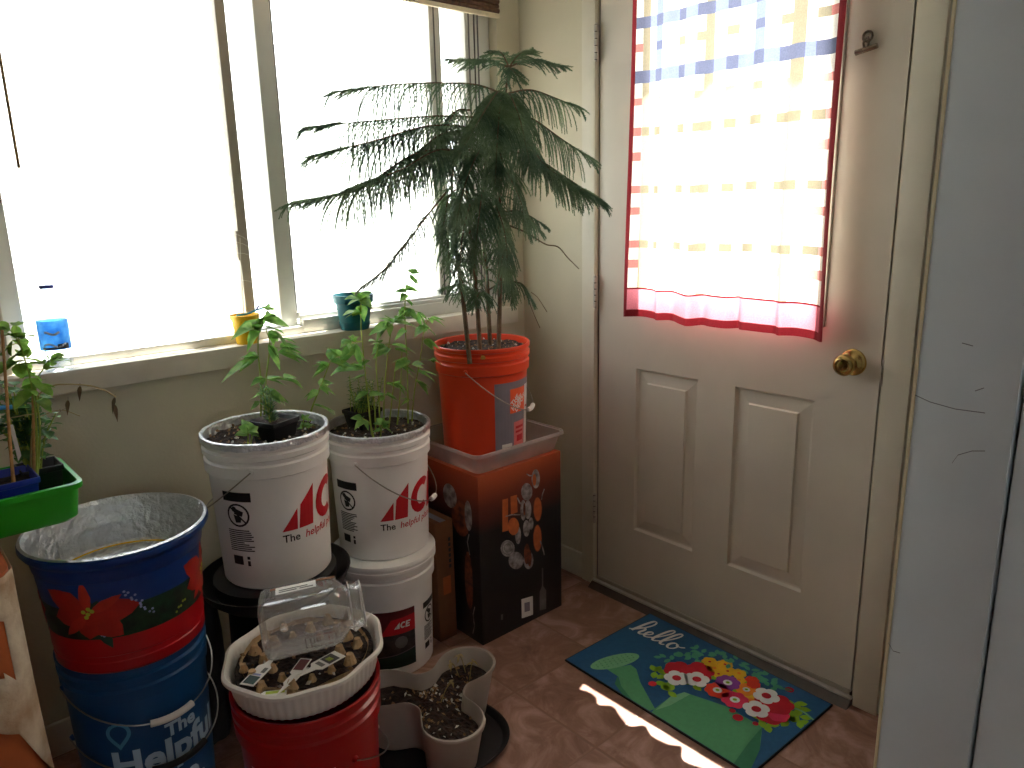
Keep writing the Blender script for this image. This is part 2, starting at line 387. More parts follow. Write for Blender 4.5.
# painted board wall end at the right
XP, YP = -1.0, -1.806
b = MB().box((XP, YP-.0985, 0), (XP+.02, YP, ZC)).build('trim_1', 'board_paint', bevel=.004)
struct(b, 'white painted edge board at the right, scratched halfway up'); b_edge = b
b = MB().box((XP+.002, YF+.02, 0), (XP+.022, YP-.1028, ZC)); b.box((XP+.022, YF+.02, 0), (XP+.08, YP-.03, ZC))
struct(b.build('wall_near', 'board_paint', smooth=False), 'white painted wall board right of the groove')
MB().box((XP-.0005, YP-.0005, 0), (XP+.019, YP+.0028, ZC)).build('lit_edge_strip', 'lit_edge_cream', b_edge, bevel=.001)  # added strip, window light on the board's bevel put into its cream colour
sk = MB()
for pts in (((915,395),(930,402),(955,409),(985,413)), ((952,463),(958,455),(972,451),(985,451)), ((962,343),(973,346)), ((975,391),(984,388)), ((888,642),(893,651),(900,653))):
    q = []
    for px, py in pts:
        v = RT*((px-512)/FPX) - UP*((py-384)/FPX) + fw; q.append(CAM + v*((XP-.0004-CAM.x)/v.x))
    for i in range(len(q)-1):
        a, c = q[i], q[i+1]; h = Vector((0, 0, .00045)); sk.quad(a-h, c-h, c+h, a+h)
sk.build('scratch', 'scuff', bpy.data.objects['trim_1'], smooth=False)

# baseboard and door casing
struct(MB().box((-.012, -.385, 0), (0, YW, .095)).build('baseboard_right', 'trim_paint', bevel=.003))
struct(MB().box((XL, YW-.012, 0), (0, YW, .09)).build('baseboard_back', 'trim_paint', bevel=.003))
def casing(name, u0, u1, z0, z1):
    struct(MB().box((-.016, -u1, z0), (0, -u0, z1)).build(name, 'trim_paint', bevel=.004))
casing('trim_2', .387, .443, 0, 2.14); casing('trim_3', 1.380, 1.444, 0, 2.14); casing('trim_4', .443, 1.374, 2.075, 2.14)
b = MB()
b.box((.002, -DU0-.001, 0), (.118, -DU0+.0005, DZ)); b.box((.002, -DU1-.0005, 0), (.118, -DU1+.001, DZ))
b.box((.05, -DU0-.014, 0), (.064, -DU0-.001, DZ)); b.box((.05, -DU1+.001, 0), (.064, -DU1+.014, DZ)); b.box((.05, -DU1, 2.062), (.064, -DU0, DZ))
struct(b.build('trim_5', 'gasket', smooth=False))
# threshold
b = MB()
b.rings([[(x, y, z) for x, z in ((-.046, 0), (-.024, .017), (.1, .017), (.1, 0))] for y in (-1.379, -.4435)], True, (True, True)); b = b.build('trim_6', 'bronze', sharp=20); struct(b)
MB().box((-.023, -1.3785, .0172), (-.0085, -.444, .0235)).build('metal_edge', 'aluminium', b, bevel=.0015)
# ------------------------------------------------------------ the door
door = thing('door_1', (0, -.91, 0), 'cream painted half glass door with a plaid curtain and two raised panels', 'door'); struct(door)
U = [.4505, .610, .845, .970, 1.207, 1.367]; Z = [.026, .261, .818, 2.058]
GL = (.612, 1.206, 1.03, 1.93)
b = MB()
def F(u, z, x=0): return (x, -u, z)
us = sorted(U+[GL[0], GL[1]]); zs = sorted(Z+[GL[2], GL[3]])
for i in range(len(us)-1):
    for j in range(len(zs)-1):
        uc, zc = (us[i]+us[i+1])/2, (zs[j]+zs[j+1])/2
        inp = Z[1] < zc < Z[2] and (U[1] < uc < U[2] or U[3] < uc < U[4]); ing = GL[0] < uc < GL[1] and GL[2] < zc < GL[3]
        if not ing:
            if not inp: b.quad(F(us[i], zs[j]), F(us[i+1], zs[j]), F(us[i+1], zs[j+1]), F(us[i], zs[j+1]))
            b.quad(F(us[i], zs[j], .044), F(us[i], zs[j+1], .044), F(us[i+1], zs[j+1], .044), F(us[i+1], zs[j], .044))
for (a, c) in ((U[1], U[2]), (U[3], U[4])):      # raised panels
    rr = []
    for d, x in ((0, 0), (.005, .010), (.010, .0112), (.042, .0062), (.0455, .0005), (.049, 0)):
        rr.append([F(a+d, Z[1]+d, x), F(c-d, Z[1]+d, x), F(c-d, Z[2]-d, x), F(a+d, Z[2]-d, x)])
    b.rings(rr, True, (False, True))
for (u0, z0, u1, z1) in ((U[0], Z[0], U[5], Z[0]), (U[0], Z[3], U[5], Z[3]), (U[0], Z[0], U[0], Z[3]), (U[5], Z[0], U[5], Z[3]),
                         (GL[0], GL[2], GL[1], GL[2]), (GL[0], GL[3], GL[1], GL[3]), (GL[0], GL[2], GL[0], GL[3]), (GL[1], GL[2], GL[1], GL[3])):
    b.quad(F(u0, z0), F(u1, z1), F(u1, z1, .044), F(u0, z0, .044))
b.build('door_slab', 'door_paint', door, sharp=12)
b = MB()                        # moulded frame round the glass
for (x0, x1) in ((-.010, .004), (.040, .054)):
    e = .014
    b.box((x0, -GL[1]-e, GL[2]-e), (x1, -GL[0]+e, GL[2]+.004)); b.box((x0, -GL[1]-e, GL[3]-.004), (x1, -GL[0]+e, GL[3]+e))
    b.box((x0, -GL[0]-.004, GL[2]+.004), (x1, -GL[0]+e, GL[3]-.004)); b.box((x0, -GL[1]-e, GL[2]+.004), (x1, -GL[1]+.004, GL[3]-.004))
b.build('glazing_frame', 'door_paint', door, bevel=.002)
MB().box((.02, -GL[1], GL[2]), (.024, -GL[0], GL[3])).build('glass_pane', 'pane', door, smooth=False)
MB().box((-.006, -1.366, .0185), (-.0005, -.452, .034)).build('door_sweep', 'vinyl_dim', door, bevel=.002)
MB().box((-.0004, -1.366, .0175), (.04, -.452, .026)).build('sweep_seal', 'bronze', door, smooth=False)
for hz in (.293, 1.053, 1.813):
    b = MB()
    for i in range(5):
        z = hz-.05+i*.02; b.lathe([(.0005, z+.0015), (.0062, z+.0015), (.0068, z+.004), (.0068, z+.016), (.0062, z+.0185), (.0005, z+.0185)], (-.0165, -.4475, 0), 12)
    b.lathe([(.001, hz-.056), (.004, hz-.054), (.004, hz-.05)], (-.0145, -.4475, 0), 10); b.lathe([(.004, hz+.05), (.004, hz+.054), (.001, hz+.056)], (-.0145, -.4475, 0), 10)
    b.box((-.016, -.4475, hz-.05), (-.001, -.4455, hz+.05))
    hg = b.build('hinge', 'nickel', door, sharp=30)
    MB().tube([(-.0165, -.4475, hz-.05), (-.0165, -.4475, hz+.05)], .0045, 10).build('hinge_pin', 'bronze', hg)
kp = Vector((0, -1.299, .935))
def lathex(b, prof, c, n=32):   # turned about the x axis, towards the room
    return b.rings([[(c.x-x, c.y+r*math.cos(2*PI*j/n), c.z+r*math.sin(2*PI*j/n)) for j in range(n)] for r, x in prof], True, (False, True))
kb = lathex(MB(), [(.034, 0), (.034, .003), (.031, .006), (.026, .008), (.018, .012), (.013, .016), (.0125, .028)], kp).build('knob_rose', 'brass', door, sharp=60)
kn = lathex(MB(), [(.0125, .026), (.014, .030), (.022, .036), (.0265, .045), (.027, .052), (.024, .059), (.017, .062), (.0165, .0605), (.012, .060), (.0115, .063), (.006, .064)], kp).build('door_knob', 'brass', door, sharp=60)
lathex(MB(), [(.0055, .0635), (.0055, .0655), (.0035, .066)], kp, 16).build('lock_button', 'brass_dark', kn)
b = MB().box((-.0175, -1.3765, .888), (-.0155, -1.381, .955)).box((-.02, -1.3785, .90), (-.0155, -1.374, .94)).build('strike_plate', 'nickel', bpy.data.objects['trim_3'], bevel=.001)

# curtain rod and curtain on the door
CX = -.048
rod = thing('curtain_rod', (CX, -.92, 1.965), 'thin white rod across the door top holding the plaid curtain', 'curtain rod')
MB().tube([(-.04, -.585, 1.965), (-.04, -1.255, 1.965)], .005, 10).build('rod', 'cream_wood', rod)
for u in (.585, 1.255): MB().box((-.046, -u-.008, 1.95), (0, -u+.008, 1.98)).build('bracket', 'nickel', rod, bevel=.002)
cur = thing('door_curtain', (CX, -.92, 1.0), 'sheer plaid curtain with a pink hem band hanging over the door glass', 'curtain')
U0, U1, ZB, ZT = .617, 1.243, .992, 1.975
ucut = [0, .028, .06, .095, .13, .17, .25, .29, .36, .395, .43, .50, .555, .625, .675, .74, .79, .845, .88, .935, .970, 1]
ucol = ['H', 'r', 't', 'c', 'b', 'c', 'g', 'c', 'g', 't', 'c', 'g', 'c', 'b', 'c', 'g', 't', 'c', 'g', 'r', 'H']
vrow = []                      # z bands from the bottom: hem, pink band, then plaid rows
z = ZB; vb = [(ZB+.022, 'H'), (ZB+.084, 'P'), (ZB+.089, 'H')]
rows = [('c', .060), ('r', .025), ('c', .035), ('t', .022), ('c', .075), ('r', .022), ('c', .04), ('t', .022), ('c', .07), ('r', .025), ('c', .045), ('t', .024), ('c', .06), ('r', .02), ('c', .04), ('b', .034), ('c', .05), ('r', .022), ('c', .04), ('b', .03), ('c', .07), ('H', .08)]
zz = ZB+.089
for k, h in rows: zz += h; vb.append((min(zz, ZT), k))
vb[-1] = (ZT, 'H')
mats_ = ['cloth_cream', 'cloth_tan', 'cloth_blue', 'cloth_navy', 'cloth_red', 'cloth_hem', 'cloth_pink', 'cloth_cross']
def weave(a, b_):
    if 'H' in (a, b_): return 5
    if b_ == 'P': return 6 if a != 'r' else 6
    if a == 'c' and b_ == 'c': return 0
    s = {a, b_}
    if s == {'b'}: return 3
    if 'b' in s: return 2 if ('c' in s) else 3
    if s == {'r'} or (a == 'r' and b_ != 'c'): return 4
    if b_ == 'r' and a == 'c': return 0
    if a == 'r': return 0
    if b_ == 't' and a in 'gtb': return 7
    if 'g' in s and 'c' in s: return 0
    return 1
def cpos(s, zq):
    u = U0 + (U1-U0)*s; h = (ZT-zq)/(ZT-ZB)
    amp = .006 + .014*h
    x = CX - amp*(math.sin(s*39+.6) + .55*math.sin(s*17+1.9) + .25*math.sin(s*71))*.62 - .006*h
    u += .006*math.sin(s*30+zq*4)*h
    return Vector((min(x, -.017), -u - .008*(h-.5)*(s-.5), zq + (.0025*math.sin(s*11+.5) + .0015*math.sin(s*31))*h))
def curtain_piece(name, z0s, mats):
    b = MB(); nb = {}
    for i in range(len(ucut)-1):
        nu = max(1, round((ucut[i+1]-ucut[i])/.0085))
        for a in range(nu):
            s0 = ucut[i]+(ucut[i+1]-ucut[i])*a/nu; s1 = ucut[i]+(ucut[i+1]-ucut[i])*(a+1)/nu
            for (za, zb, kind) in z0s:
                nz_ = max(1, round((zb-za)/.03))
                for c in range(nz_):
                    ya, yb = za+(zb-za)*c/nz_, za+(zb-za)*(c+1)/nz_
                    ids = []
                    for (ss, yy) in ((s0, ya), (s1, ya), (s1, yb), (s0, yb)):
                        key = (round(ss, 5), round(yy, 5))
                        if key not in nb: nb[key] = len(b.v); b.v.append(cpos(ss, yy))
                        ids.append(nb[key])
                    b.f.append(tuple(ids)); b.mi.append(weave('g' if ucol[i] == 'b' and za < 1.70 else ucol[i], kind))
    return b.build(name, mats_, cur)
seg = []; za = ZB
for zt_, k in vb: seg.append((za, zt_, k)); za = zt_
curtain_piece('hem_band', seg[:3], mats_); curtain_piece('cloth', seg[3:], mats_)
MB().box((-.016, -.70, ZT-.0005), (-.04, -.702, ZT)).build('hook', 'nickel', cur)

# bulldog clip on the door
cp = Vector((0, -1.272, 1.679))
clip = thing('bulldog_clip', cp, 'small steel bulldog clip fixed to the door top right of the curtain', 'clip')
b = MB()
ax = Vector((0, -.985, .17)).normalized()
c0 = cp + Vector((-.007, 0, -.010))
b.tube([c0-ax*.025, c0+ax*.025], .0062, 10)
b.build('jaw', 'clip_steel', clip)
for sg in (-1, 1):
    q = [c0+ax*(sg*.004)+Vector((-.001, 0, .003)), c0+ax*(sg*.006)+Vector((-.004, 0, .016)), cp+Vector((-.007, 0, .016))+ax*(sg*.001)]
    MB().tube(spline(q, 4), .0026, 6).build('lever', 'clip_steel', clip)
MB().tube([cp+Vector((-.005, .011*math.cos(t/12*2*PI), .018+.011*math.sin(t/12*2*PI))) for t in range(13)], .0028, 6).build('ring', 'clip_steel', clip)

# ------------------------------------------------------------ the window
win = thing('window_1', (-.85, -.02, .98), 'wide white sliding window over the sill', 'window'); struct(win)
YA, YB = -.045, .035
b = MB()
b.box((WX0, YA, WZ0), (WX0+.045, YB, WZ1)); b.box((-.203, YA, WZ0), (-.10, YB, WZ1)); b.box((WX0+.045, YA, 2.03), (-.203, YB, WZ1))
b.box((WX0+.045, YA, WZ0), (-.203, YB, 1.0)); b.box((WX0+.045, YA+.022, 1.0), (-.203, YB, 1.006))
b.box((WX0, -.070, WZ0), (-.866, YA, 1.0055)); b.box((-.866, -.070, WZ0), (-.10, YA, 1.024))
b.build('window_frame', 'vinyl', win, bevel=.002)
b = MB()
for x in (-.188, -.165, -.150): b.box((x-.002, YA-.003, WZ0+.01), (x+.002, YA, WZ1-.01))
b.build('frame_groove', 'gasket', win, smooth=False)
b = MB().box((-.866, -.058, 1.024), (-.203, .02, 1.036)); b.box((-.866, -.046, 1.036), (-.203, .02, 1.043))
b.build('fixed_rail', 'vinyl', win, bevel=.002)
MB().box((-.915, -.034, 1.0), (-.866, .02, 2.03)).build('meeting_stile', 'vinyl', win, bevel=.003)
MB().box((-.8665, -.03, 1.036), (-.861, -.012, 2.03)).build('glazing_bead', 'gasket', win, smooth=False)
b = MB().box((-.338, -.034, 1.036), (-.294, .02, 2.03)); b.build('narrow_stile', 'vinyl', win, bevel=.003)
MB().box((-.322, -.0365, 1.04), (-.318, -.034, 2.03)).build('stile_groove', 'gasket', win, smooth=False)
sash = MB().box((-1.022, -.044, 1.002), (-.995, -.012, 2.028)).build('sliding_stile', 'vinyl_dim', win, bevel=.002)  # the stile's unlit side is put into its dimmer vinyl colour
MB().box((-1.034, -.058, 1.205), (-1.022, -.036, 1.285)).build('sash_latch', 'vinyl_dim', sash, bevel=.004)
MB().box((-1.52, -.030, 1.003), (-1.024, -.008, 1.006)).build('sash_rail', 'vinyl', win, smooth=False)
MB().box((WX0+.045, -.004, 1.006), (-.866, -.001, 2.03)).build('left_pane', 'pane', win, smooth=False)
MB().box((-.861, -.006, 1.036), (-.203, -.002, 2.03)).build('right_pane', 'pane', win, smooth=False)
# window sill (stool) running across the opening
b = MB().box((WX0-.03, -.13, .929), (-.07, YA, WZ0)).box((WX0, YA, .945), (WX1, .04, WZ0-.0005))
struct(b.build('trim_7', 'sill_paint', bevel=.004), 'painted window sill board')
sm = MB()
for (x, y, dx, dy) in ((-1.385, -.085, .012, .006), (-1.345, -.08, .008, .005), (-1.15, -.09, .02, .005), (-.66, -.085, .02, .004), (-.6, -.09, .03, .004), (-1.25, -.095, .012, .004)):
    sm.quad(*[(x+dx*math.cos(a)*(1+.3*math.sin(3*a)), y+dy*math.sin(a), WZ0+.0004) for a in [i*PI/5 for i in range(10)]])
sm.build('dirt_spot', 'ink_grey', bpy.data.objects['trim_7'], smooth=False)
# bamboo blind
bl = thing('roller_blind', (-.85, -.1, 2.0), 'brown bamboo blind rolled up along the window head', 'window blind')
b = MB()
for i in range(9):
    z = 1.948+i*.014; b.tube([(-1.63, -.112+.003*(i % 2), z), (-.114, -.112+.003*(i % 2), z)], .0078, 8)
b.build('slats', 'bamboo', bl); MB().box((-1.63, -.117, 1.926), (-.112, -.105, 1.9405)).build('bottom_rail', 'cream_wood', bl, bevel=.003)
MB().box((-1.64, -.13, 2.075), (-.13, -.088, 2.12)).build('head_rail', 'bamboo', bl, bevel=.003)
MB().tube([(-.205, -.098, 2.08), (-.206, -.098, 1.9), (-.2065, -.095, 1.62), (-.207, -.094, 1.35)], .0016, 6).build('pull_cord', 'bronze', bl)
MB().tube([(-1.53, -.128, 2.09), (-1.527, -.128, 1.44)], .0032, 8).build('tilt_wand', 'wand_wood', bl)

struct(MB().box((.12, -4, 2.54), (.36, .3, 2.62)).build('eave', 'siding', smooth=False), 'roof edge over the door outside')
# outside: ground and the neighbour's wall
struct(MB().box((-9, .2, -.6), (6, 9, -.5)).box((.25, -8, -.4), (6, .2, -.3)).build('ground', 'concrete', smooth=False), 'pale concrete yard outside')
nb_ = thing('neighbor_house', (-.6, 3.4, -.5), 'pale sided house seen dimly through the left window pane', 'building')
b = MB()
for i in range(24):
    z = -.5+i*.125; b.quad((-7, 3.40, z), (5, 3.40, z), (5, 3.385, z+.118), (-7, 3.385, z+.118)); b.quad((-7, 3.385, z+.118), (5, 3.385, z+.118), (5, 3.40, z+.125), (-7, 3.40, z+.125))
b.build('siding_wall', 'siding', nb_, smooth=False)
pa, pb = at(112, 36, 3.36), at(236, 262, 3.36)
fr = MB().box((pa.x-.06, 3.37, pb.z-.06), (pb.x+.06, 3.40, pa.z+.06)).build('window_frame', 'siding', nb_, bevel=.004)
b = MB(); n = 44
for i in range(n):
    z = pb.z + (pa.z-pb.z)*i/n; h = (pa.z-pb.z)/n; b.quad((pa.x, 3.362, z), (pb.x, 3.362, z), (pb.x, 3.352, z+h*.9), (pa.x, 3.352, z+h*.9))
b.build('blind_slats', 'blind_white', fr, smooth=False)

# ------------------------------------------------------------ buckets
def theta0(x, y): return math.atan2(CAM.y-y, CAM.x-x)       # angle of the side that faces the camera
def bprof(H, R=.151, ribs=True):
    k = R/.151; s = H-.368
    if not ribs: return [(.004, 0), (.127, 0), (.131, .005), (.1405, .282+s), (.1425, H-.004), (.1415, H), (.139, H-.002), (.128, .008), (.004, .007)]
    o = [(.004, 0), (.127, 0), (.131, .005), (.1405, .282+s), (.1476, .286+s), (.1484, .313+s), (.1434, .317+s), (.1434, .325+s), (.1500, .329+s), (.1504, .341+s), (.1444, .345+s), (.1444, .353+s), (.1508, .356+s), (.151, .366+s), (.149, .368+s), (.1435, .366+s)]
    i = [(.1425, .36+s), (.128, .008), (.004, .007)]
    return [(r*k, z) for r, z in o+i]
def brad(H): return lambda z: .131 + (.1405-.131)*max(0, min(1, (z-.005)/(.277+H-.368)))
def onb(c, H, phi, z0, eps=.0009):    # map (s, t) onto the bucket wall
    th = theta0(c[0], c[1]) + math.radians(phi); rf = brad(H)
    def f(s, t):
        r = rf(z0+t)+eps; a = th + s/.137
        return Vector((c[0]+r*math.cos(a), c[1]+r*math.sin(a), c[2]+z0+t))
    return f
def bail(c, H, ear, side, Lv, parent, grip='grip_white', Lh=.162, zoff=.07, ggap=.13, wire='steel_wire', ears=True):
    th = theta0(c[0], c[1]) + math.radians(ear); e = Vector((math.cos(th), math.sin(th), 0)); n = Vector((-e.y, e.x, 0))*side
    o = Vector((c[0], c[1], c[2]+H-zoff)); R = .153; pts = []
    for i in range(33):
        t = PI*i/32; k = math.sin(t); pts.append(o + e*(R*math.cos(t)) + n*(Lh*k) - Vector((0, 0, Lv*k)))
    w_ = MB().tube(pts, .0017, 6).build('bail', wire, parent)
    for sg in ((1, -1) if ears else ()):
        p = o + e*(sg*.1465); MB().tube([p, p+e*(sg*.006)], [.0075, .005], 12).build('ear', parent['bodymat'], parent)
    if grip:
        g = [pts[i] for i in range(33) if abs(i-16) <= 16*ggap*2.2]
        MB().tube(g, .0075, 10).build('grip', grip, w_)
def bucket(name, c, H, mat_, label, cat='bucket', group=None, ribs=True):
    t = thing(name, c, label, cat, group); t['bodymat'] = mat_
    MB().lathe([(r, z) for r, z in bprof(H, ribs=ribs)], c, 64).build('body', mat_, t, sharp=35)
    return t
def foil_rim(c, H, parent, seed):
    random.seed(seed); b = MB(); n = 120; prof = [(.1525, -.012), (.1528, -.004), (.1515, .0025), (.147, .004), (.1425, .0015), (.1405, -.018), (.137, -.05)]
    rr = []
    for r, z in prof:
        ring = []
        for j in range(n):
            a = 2*PI*j/n; q = noise.noise(Vector((math.cos(a)*14+seed, math.sin(a)*14, z*130)))
            e = .0012*q; zz = z + (q*.006 if z == prof[0][1] else .0012*q)
            if r < .142: e = .003*q - .0015
            ring.append((c[0]+(r+e)*math.cos(a), c[1]+(r+e)*math.sin(a), c[2]+H+zz))
        rr.append(ring)
    b.rings(rr).build('foil_rim', 'foil', parent, sharp=15)
def soil(name, c, R, label, seed=1, amp=.008, n_chip=70, chipmat='chips', f=lambda a: 1):
    random.seed(seed); b = MB(); rr = []
    for i in range(15):
        r = R*i/14+.0005; rr.append([(c[0]+r*f(2*PI*j/48)*math.cos(2*PI*j/48), c[1]+r*f(2*PI*j/48)*math.sin(2*PI*j/48), c[2]+amp*noise.noise(Vector((r*40*math.cos(2*PI*j/48)+seed, r*40*math.sin(2*PI*j/48), seed)))+amp*.5*noise.noise(Vector((r*110*math.cos(2*PI*j/48)+seed, r*110*math.sin(2*PI*j/48), seed)))) for j in range(48)])
    b.rings(rr)
    lo = [(x, y, c[2]-.02) for x, y, z in rr[-1]]; b.rings([rr[-1], lo], True, (False, True))
    for i in range(n_chip):
        a = random.random()*2*PI; r = R*.93*math.sqrt(random.random()); s = random.uniform(.0015, .0045)
        p = Vector((c[0]+r*math.cos(a), c[1]+r*math.sin(a), c[2]+.004+amp*.3)); k = len(b.v)
        d = Vector((random.uniform(-1, 1), random.uniform(-1, 1), random.uniform(-.3, .3))).normalized(); e = d.orthogonal().normalized()
        m_ = 1 if random.random() < .65 else 2
        b.v += [p+d*s*1.6, p+e*s, p-d*s*1.6, p-e*s, p+Vector((0, 0, s))]
        for q in ((0, 1, 4), (1, 2, 4), (2, 3, 4), (3, 0, 4)): b.f.append(tuple(k+x for x in q)); b.mi.append(m_)
    return tag(b.build(name, ['soil', chipmat, 'perlite'], smooth=False), label, 'soil', None, 'stuff')

ACE_A = [(0, 0), (.37, 0), (.31, .52)]; ACE_A2 = [(.41, 0), (.80, 0), (.70, 1.0), (.38, .58)]
def ace_polys(h, k=1.):
    def P_(pts): return [((x+.16*y)*h*k, y*h) for x, y in pts]
    out = [P_(ACE_A), P_(ACE_A2)]
    cx, cy, R, r = 1.28, .5, .5, .27
    a0, a1, n = math.radians(48), math.radians(312), 14
    for i in range(n):
        t0, t1 = a0+(a1-a0)*i/n, a0+(a1-a0)*(i+1)/n
        out.append(P_([(cx+.88*R*math.cos(t0), cy+R*math.sin(t0)), (cx+.88*R*math.cos(t1), cy+R*math.sin(t1)), (cx+.75*r*math.cos(t1), cy+r*math.sin(t1)), (cx+.75*r*math.cos(t0), cy+r*math.sin(t0))]))
    for q in (rect(1.66, 0, 1.90, 1), rect(1.90, .78, 2.32, 1), rect(1.90, .39, 2.24, .61), rect(1.90, 0, 2.32, .22)): out.append(P_(q))
    return out
def warning_label(c, H, phi, z0, w_, h, parent, seed):
    f0, f1 = onb(c, H, phi, z0, .0008), onb(c, H, phi, z0, .0013); random.seed(seed)
    lab = decal('warning_label', [rect(0, 0, w_, h)], f0, 'white_plastic', parent)
    P_ = [rect(0, h*.88, w_, h)]
    cx, cy, r = w_*.5, h*.70, w_*.40                          # ring with a crossed-out figure
    for i in range(20):
        a, d = 2*PI*i/20, 2*PI*(i+1)/20; P_.append([(cx+r*math.cos(a), cy+r*math.sin(a)), (cx+r*math.cos(d), cy+r*math.sin(d)), (cx+r*.84*math.cos(d), cy+r*.84*math.sin(d)), (cx+r*.84*math.cos(a), cy+r*.84*math.sin(a))])
    P_ += [[(cx-r*.1, cy+r*.55), (cx+r*.5, cy+r*.3), (cx+r*.35, cy-.1*r), (cx-r*.35, cy+.1*r)], circ(cx-r*.3, cy+r*.5, r*.24, 8), [(cx-r*.4, cy+.05*r), (cx+.3*r, cy-.15*r), (cx+.2*r, cy-.6*r), (cx-.25*r, cy-.65*r)]]
    P_ += ribbon([(cx-r*.65, cy+r*.65), (cx+r*.65, cy-r*.65)], r*.13)
    decal('pictogram', P_, f1, 'ink_black', lab)
    L = []
    for i in range(11):
        y = h*(.49-i*.027); L.append(rect(w_*.05, y, w_*random.uniform(.6, .97), y+h*.015))
    L.append(rect(w_*.1, h*.03, w_*.48, h*.15))
    decal('small_print', L, f1, 'ink_black', lab)
    decal('code_mark', [rect(w_*.64, h*.02, w_*.74, h*.09), rect(w_*.64, h*.11, w_*.74, h*.15)], f1, 'ink_black', lab)
def ace_bucket(name, c, H, phi, zlogo, label, seed, lh=.102):
    t = bucket(name, c, H, 'white_plastic', label, 'bucket')
    lg = decal('red_logo', ace_polys(lh), onb(c, H, phi, zlogo), 'ace_red', t)
    lettering('slogan', 'The ', .027, onb(c, H, phi, zlogo-.028), 'ink_black', t, bold=.0004)
    f = onb(c, H, phi, zlogo-.028); lettering('slogan', 'helpful place.', .027, lambda s, q: f(s+.056, q), 'ace_red', t, shear=.15, bold=.0003)
    return t
CA, CB, CC_ = (-1.142, -.378, .452), (-.772, -.288, .3645), (-.788, -.302, 0)
tA = ace_bucket('plant_bucket', CA, .368, 6, .145, 'white bucket of soil and seedlings standing on a round black saucer', 3)
warning_label(CA, .368, -51, .060, .074, .192, tA, 5)
foil_rim(CA, .368, tA, 3); bail(CA, .368, -16, -1, .13, tA, grip=None, Lh=.160, zoff=.063)
tB = ace_bucket('plant_bucket', CB, .368, -4, .122, 'white bucket of tall leafy seedlings standing on another white bucket', 4)
warning_label(CB, .368, -60, .045, .074, .192, tB, 6)
foil_rim(CB, .368, tB, 9); bail(CB, .368, -26, 1, .14, tB, zoff=.073, Lh=.162, ggap=.05)
tC = bucket('bucket', CC_, .363, 'white_plastic', 'white bucket on the floor with a dark picture label, under the tall seedling bucket')
f0, f1, f2 = onb(CC_, .363, -46, .034, .0008), onb(CC_, .363, -46, .034, .0013), onb(CC_, .363, -46, .034, .0018)
MB().lathe([(.004, .3635), (.1525, .3635), (.1545, .3605), (.1545, .352), (.1525, .350), (.1525, .346), (.1545, .344), (.1545, .336), (.152, .334)], CC_, 64).build('lid', 'white_plastic', tC, sharp=40)
lb = decal('picture_label', [rect(0, .035, .19, .185)], f0, 'photo_dark', tC)
decal('label_band', [rect(0, .115, .19, .185)], f1, 'maroon', lb); decal('label_foot', [[(0, 0), (.19, 0), (.19, .052), (.13, .042), (.07, .036), (0, .034)]], f1, 'label_green', lb)
decal('label_foot_line', ribbon([(0, .036), (.07, .038), (.13, .044), (.19, .055)], .002), f2, 'label_grey', lb)
decal('label_flag', [[(.085, .108), (.19, .112), (.19, .165), (.118, .158)]], f2, 'ace_red', lb)
f3 = onb(CC_, .363, -46, .034, .0023); decal('red_flag_logo', ace_polys(.02, 1.), lambda s, t: f3(s+.125, t+.128), 'white_label', lb)
for q in ([(.03, .09), (.08, .10), (.075, .07), (.03, .065)], circ(.145, .082, .02, 10)): decal('label_object', [q], f1, 'ink_grey', lb)
warning_label(CC_, .363, 48, .05, .066, .16, tC, 8)

CD = (-.385, -.303, .5585)
tD = bucket('plant_bucket', CD, .364, 'orange_plastic', 'bright orange bucket holding the tall fir like plant')
f0, f1, f2 = onb(CD, .364, 14, .01, .0008), onb(CD, .364, 14, .01, .0013), onb(CD, .364, 14, .01, .0018)
lb = decal('store_label', [rect(0, 0, .185, .245)], f0, 'label_grey', tD)
decal('logo_square', [rect(.052, .145, .125, .222)], f1, 'logo_orange', lb)
def rot_(f, x0, y0, a): return lambda s, t: f(x0+s*math.cos(a)-t*math.sin(a), y0+s*math.sin(a)+t*math.cos(a))
for s_, x, y in (('THE', .062, .168), ('HOME', .064, .152), ('DEPOT', .078, .146)):
    lettering('logo_lettering', s_, .021, rot_(f2, x, y, .72), 'white_label', lb, bold=.0006, cut=.006)
decal('label_panel', [rect(.125, .03, .155, .225)], f1, 'white_label', lb)
decal('label_panel', [rect(.068, .03, .122, .115)], f1, 'label_pink', lb)
for q in (rect(.075, .092, .115, .1), rect(.075, .078, .112, .085), rect(.08, .05, .112, .07), rect(.13, .15, .15, .156)): decal('label_bar', [q], f2, 'ace_red', lb)
decal('label_panel', [rect(.022, .012, .06, .05)], f1, 'white_label', lb)
bail(CD, .364, -20, 1, .14, tD, zoff=.068, Lh=.158, ggap=.06)

# nested blue pair under the painted pail
CF = (-1.511, -.42, 0)
tF = bucket('bucket', CF, .352, 'blue_bucket', 'blue lettered bucket on the floor with a black handle grip', ribs=False)
lettering('lettering', 'The', .044, onb(CF, .352, 14, .243), 'letter_blue_white', tF, bold=.0016)
lettering('lettering', 'Helpful', .086, onb(CF, .352, -32, .178), 'letter_blue_white', tF, bold=.003)
lettering('lettering', 'Place.', .086, onb(CF, .352, -32, .095), 'letter_blue_white', tF, bold=.003)
pin = []
for i in range(24):
    a, d = 2*PI*i/24, 2*PI*(i+1)/24
    g = lambda t, R: (R*math.cos(t), R*math.sin(t) if math.sin(t) > -.55 else R*math.sin(t)-(-.55-math.sin(t))*R*1.6*(1-abs(math.cos(t))**.6))
    pin.append([g(a, .024), g(d, .024), g(d, .0165), g(a, .0165)])
fp = onb(CF, .352, -22, .285); decal('pin_mark', pin, fp, 'pin_blue', tF, cut=.006)
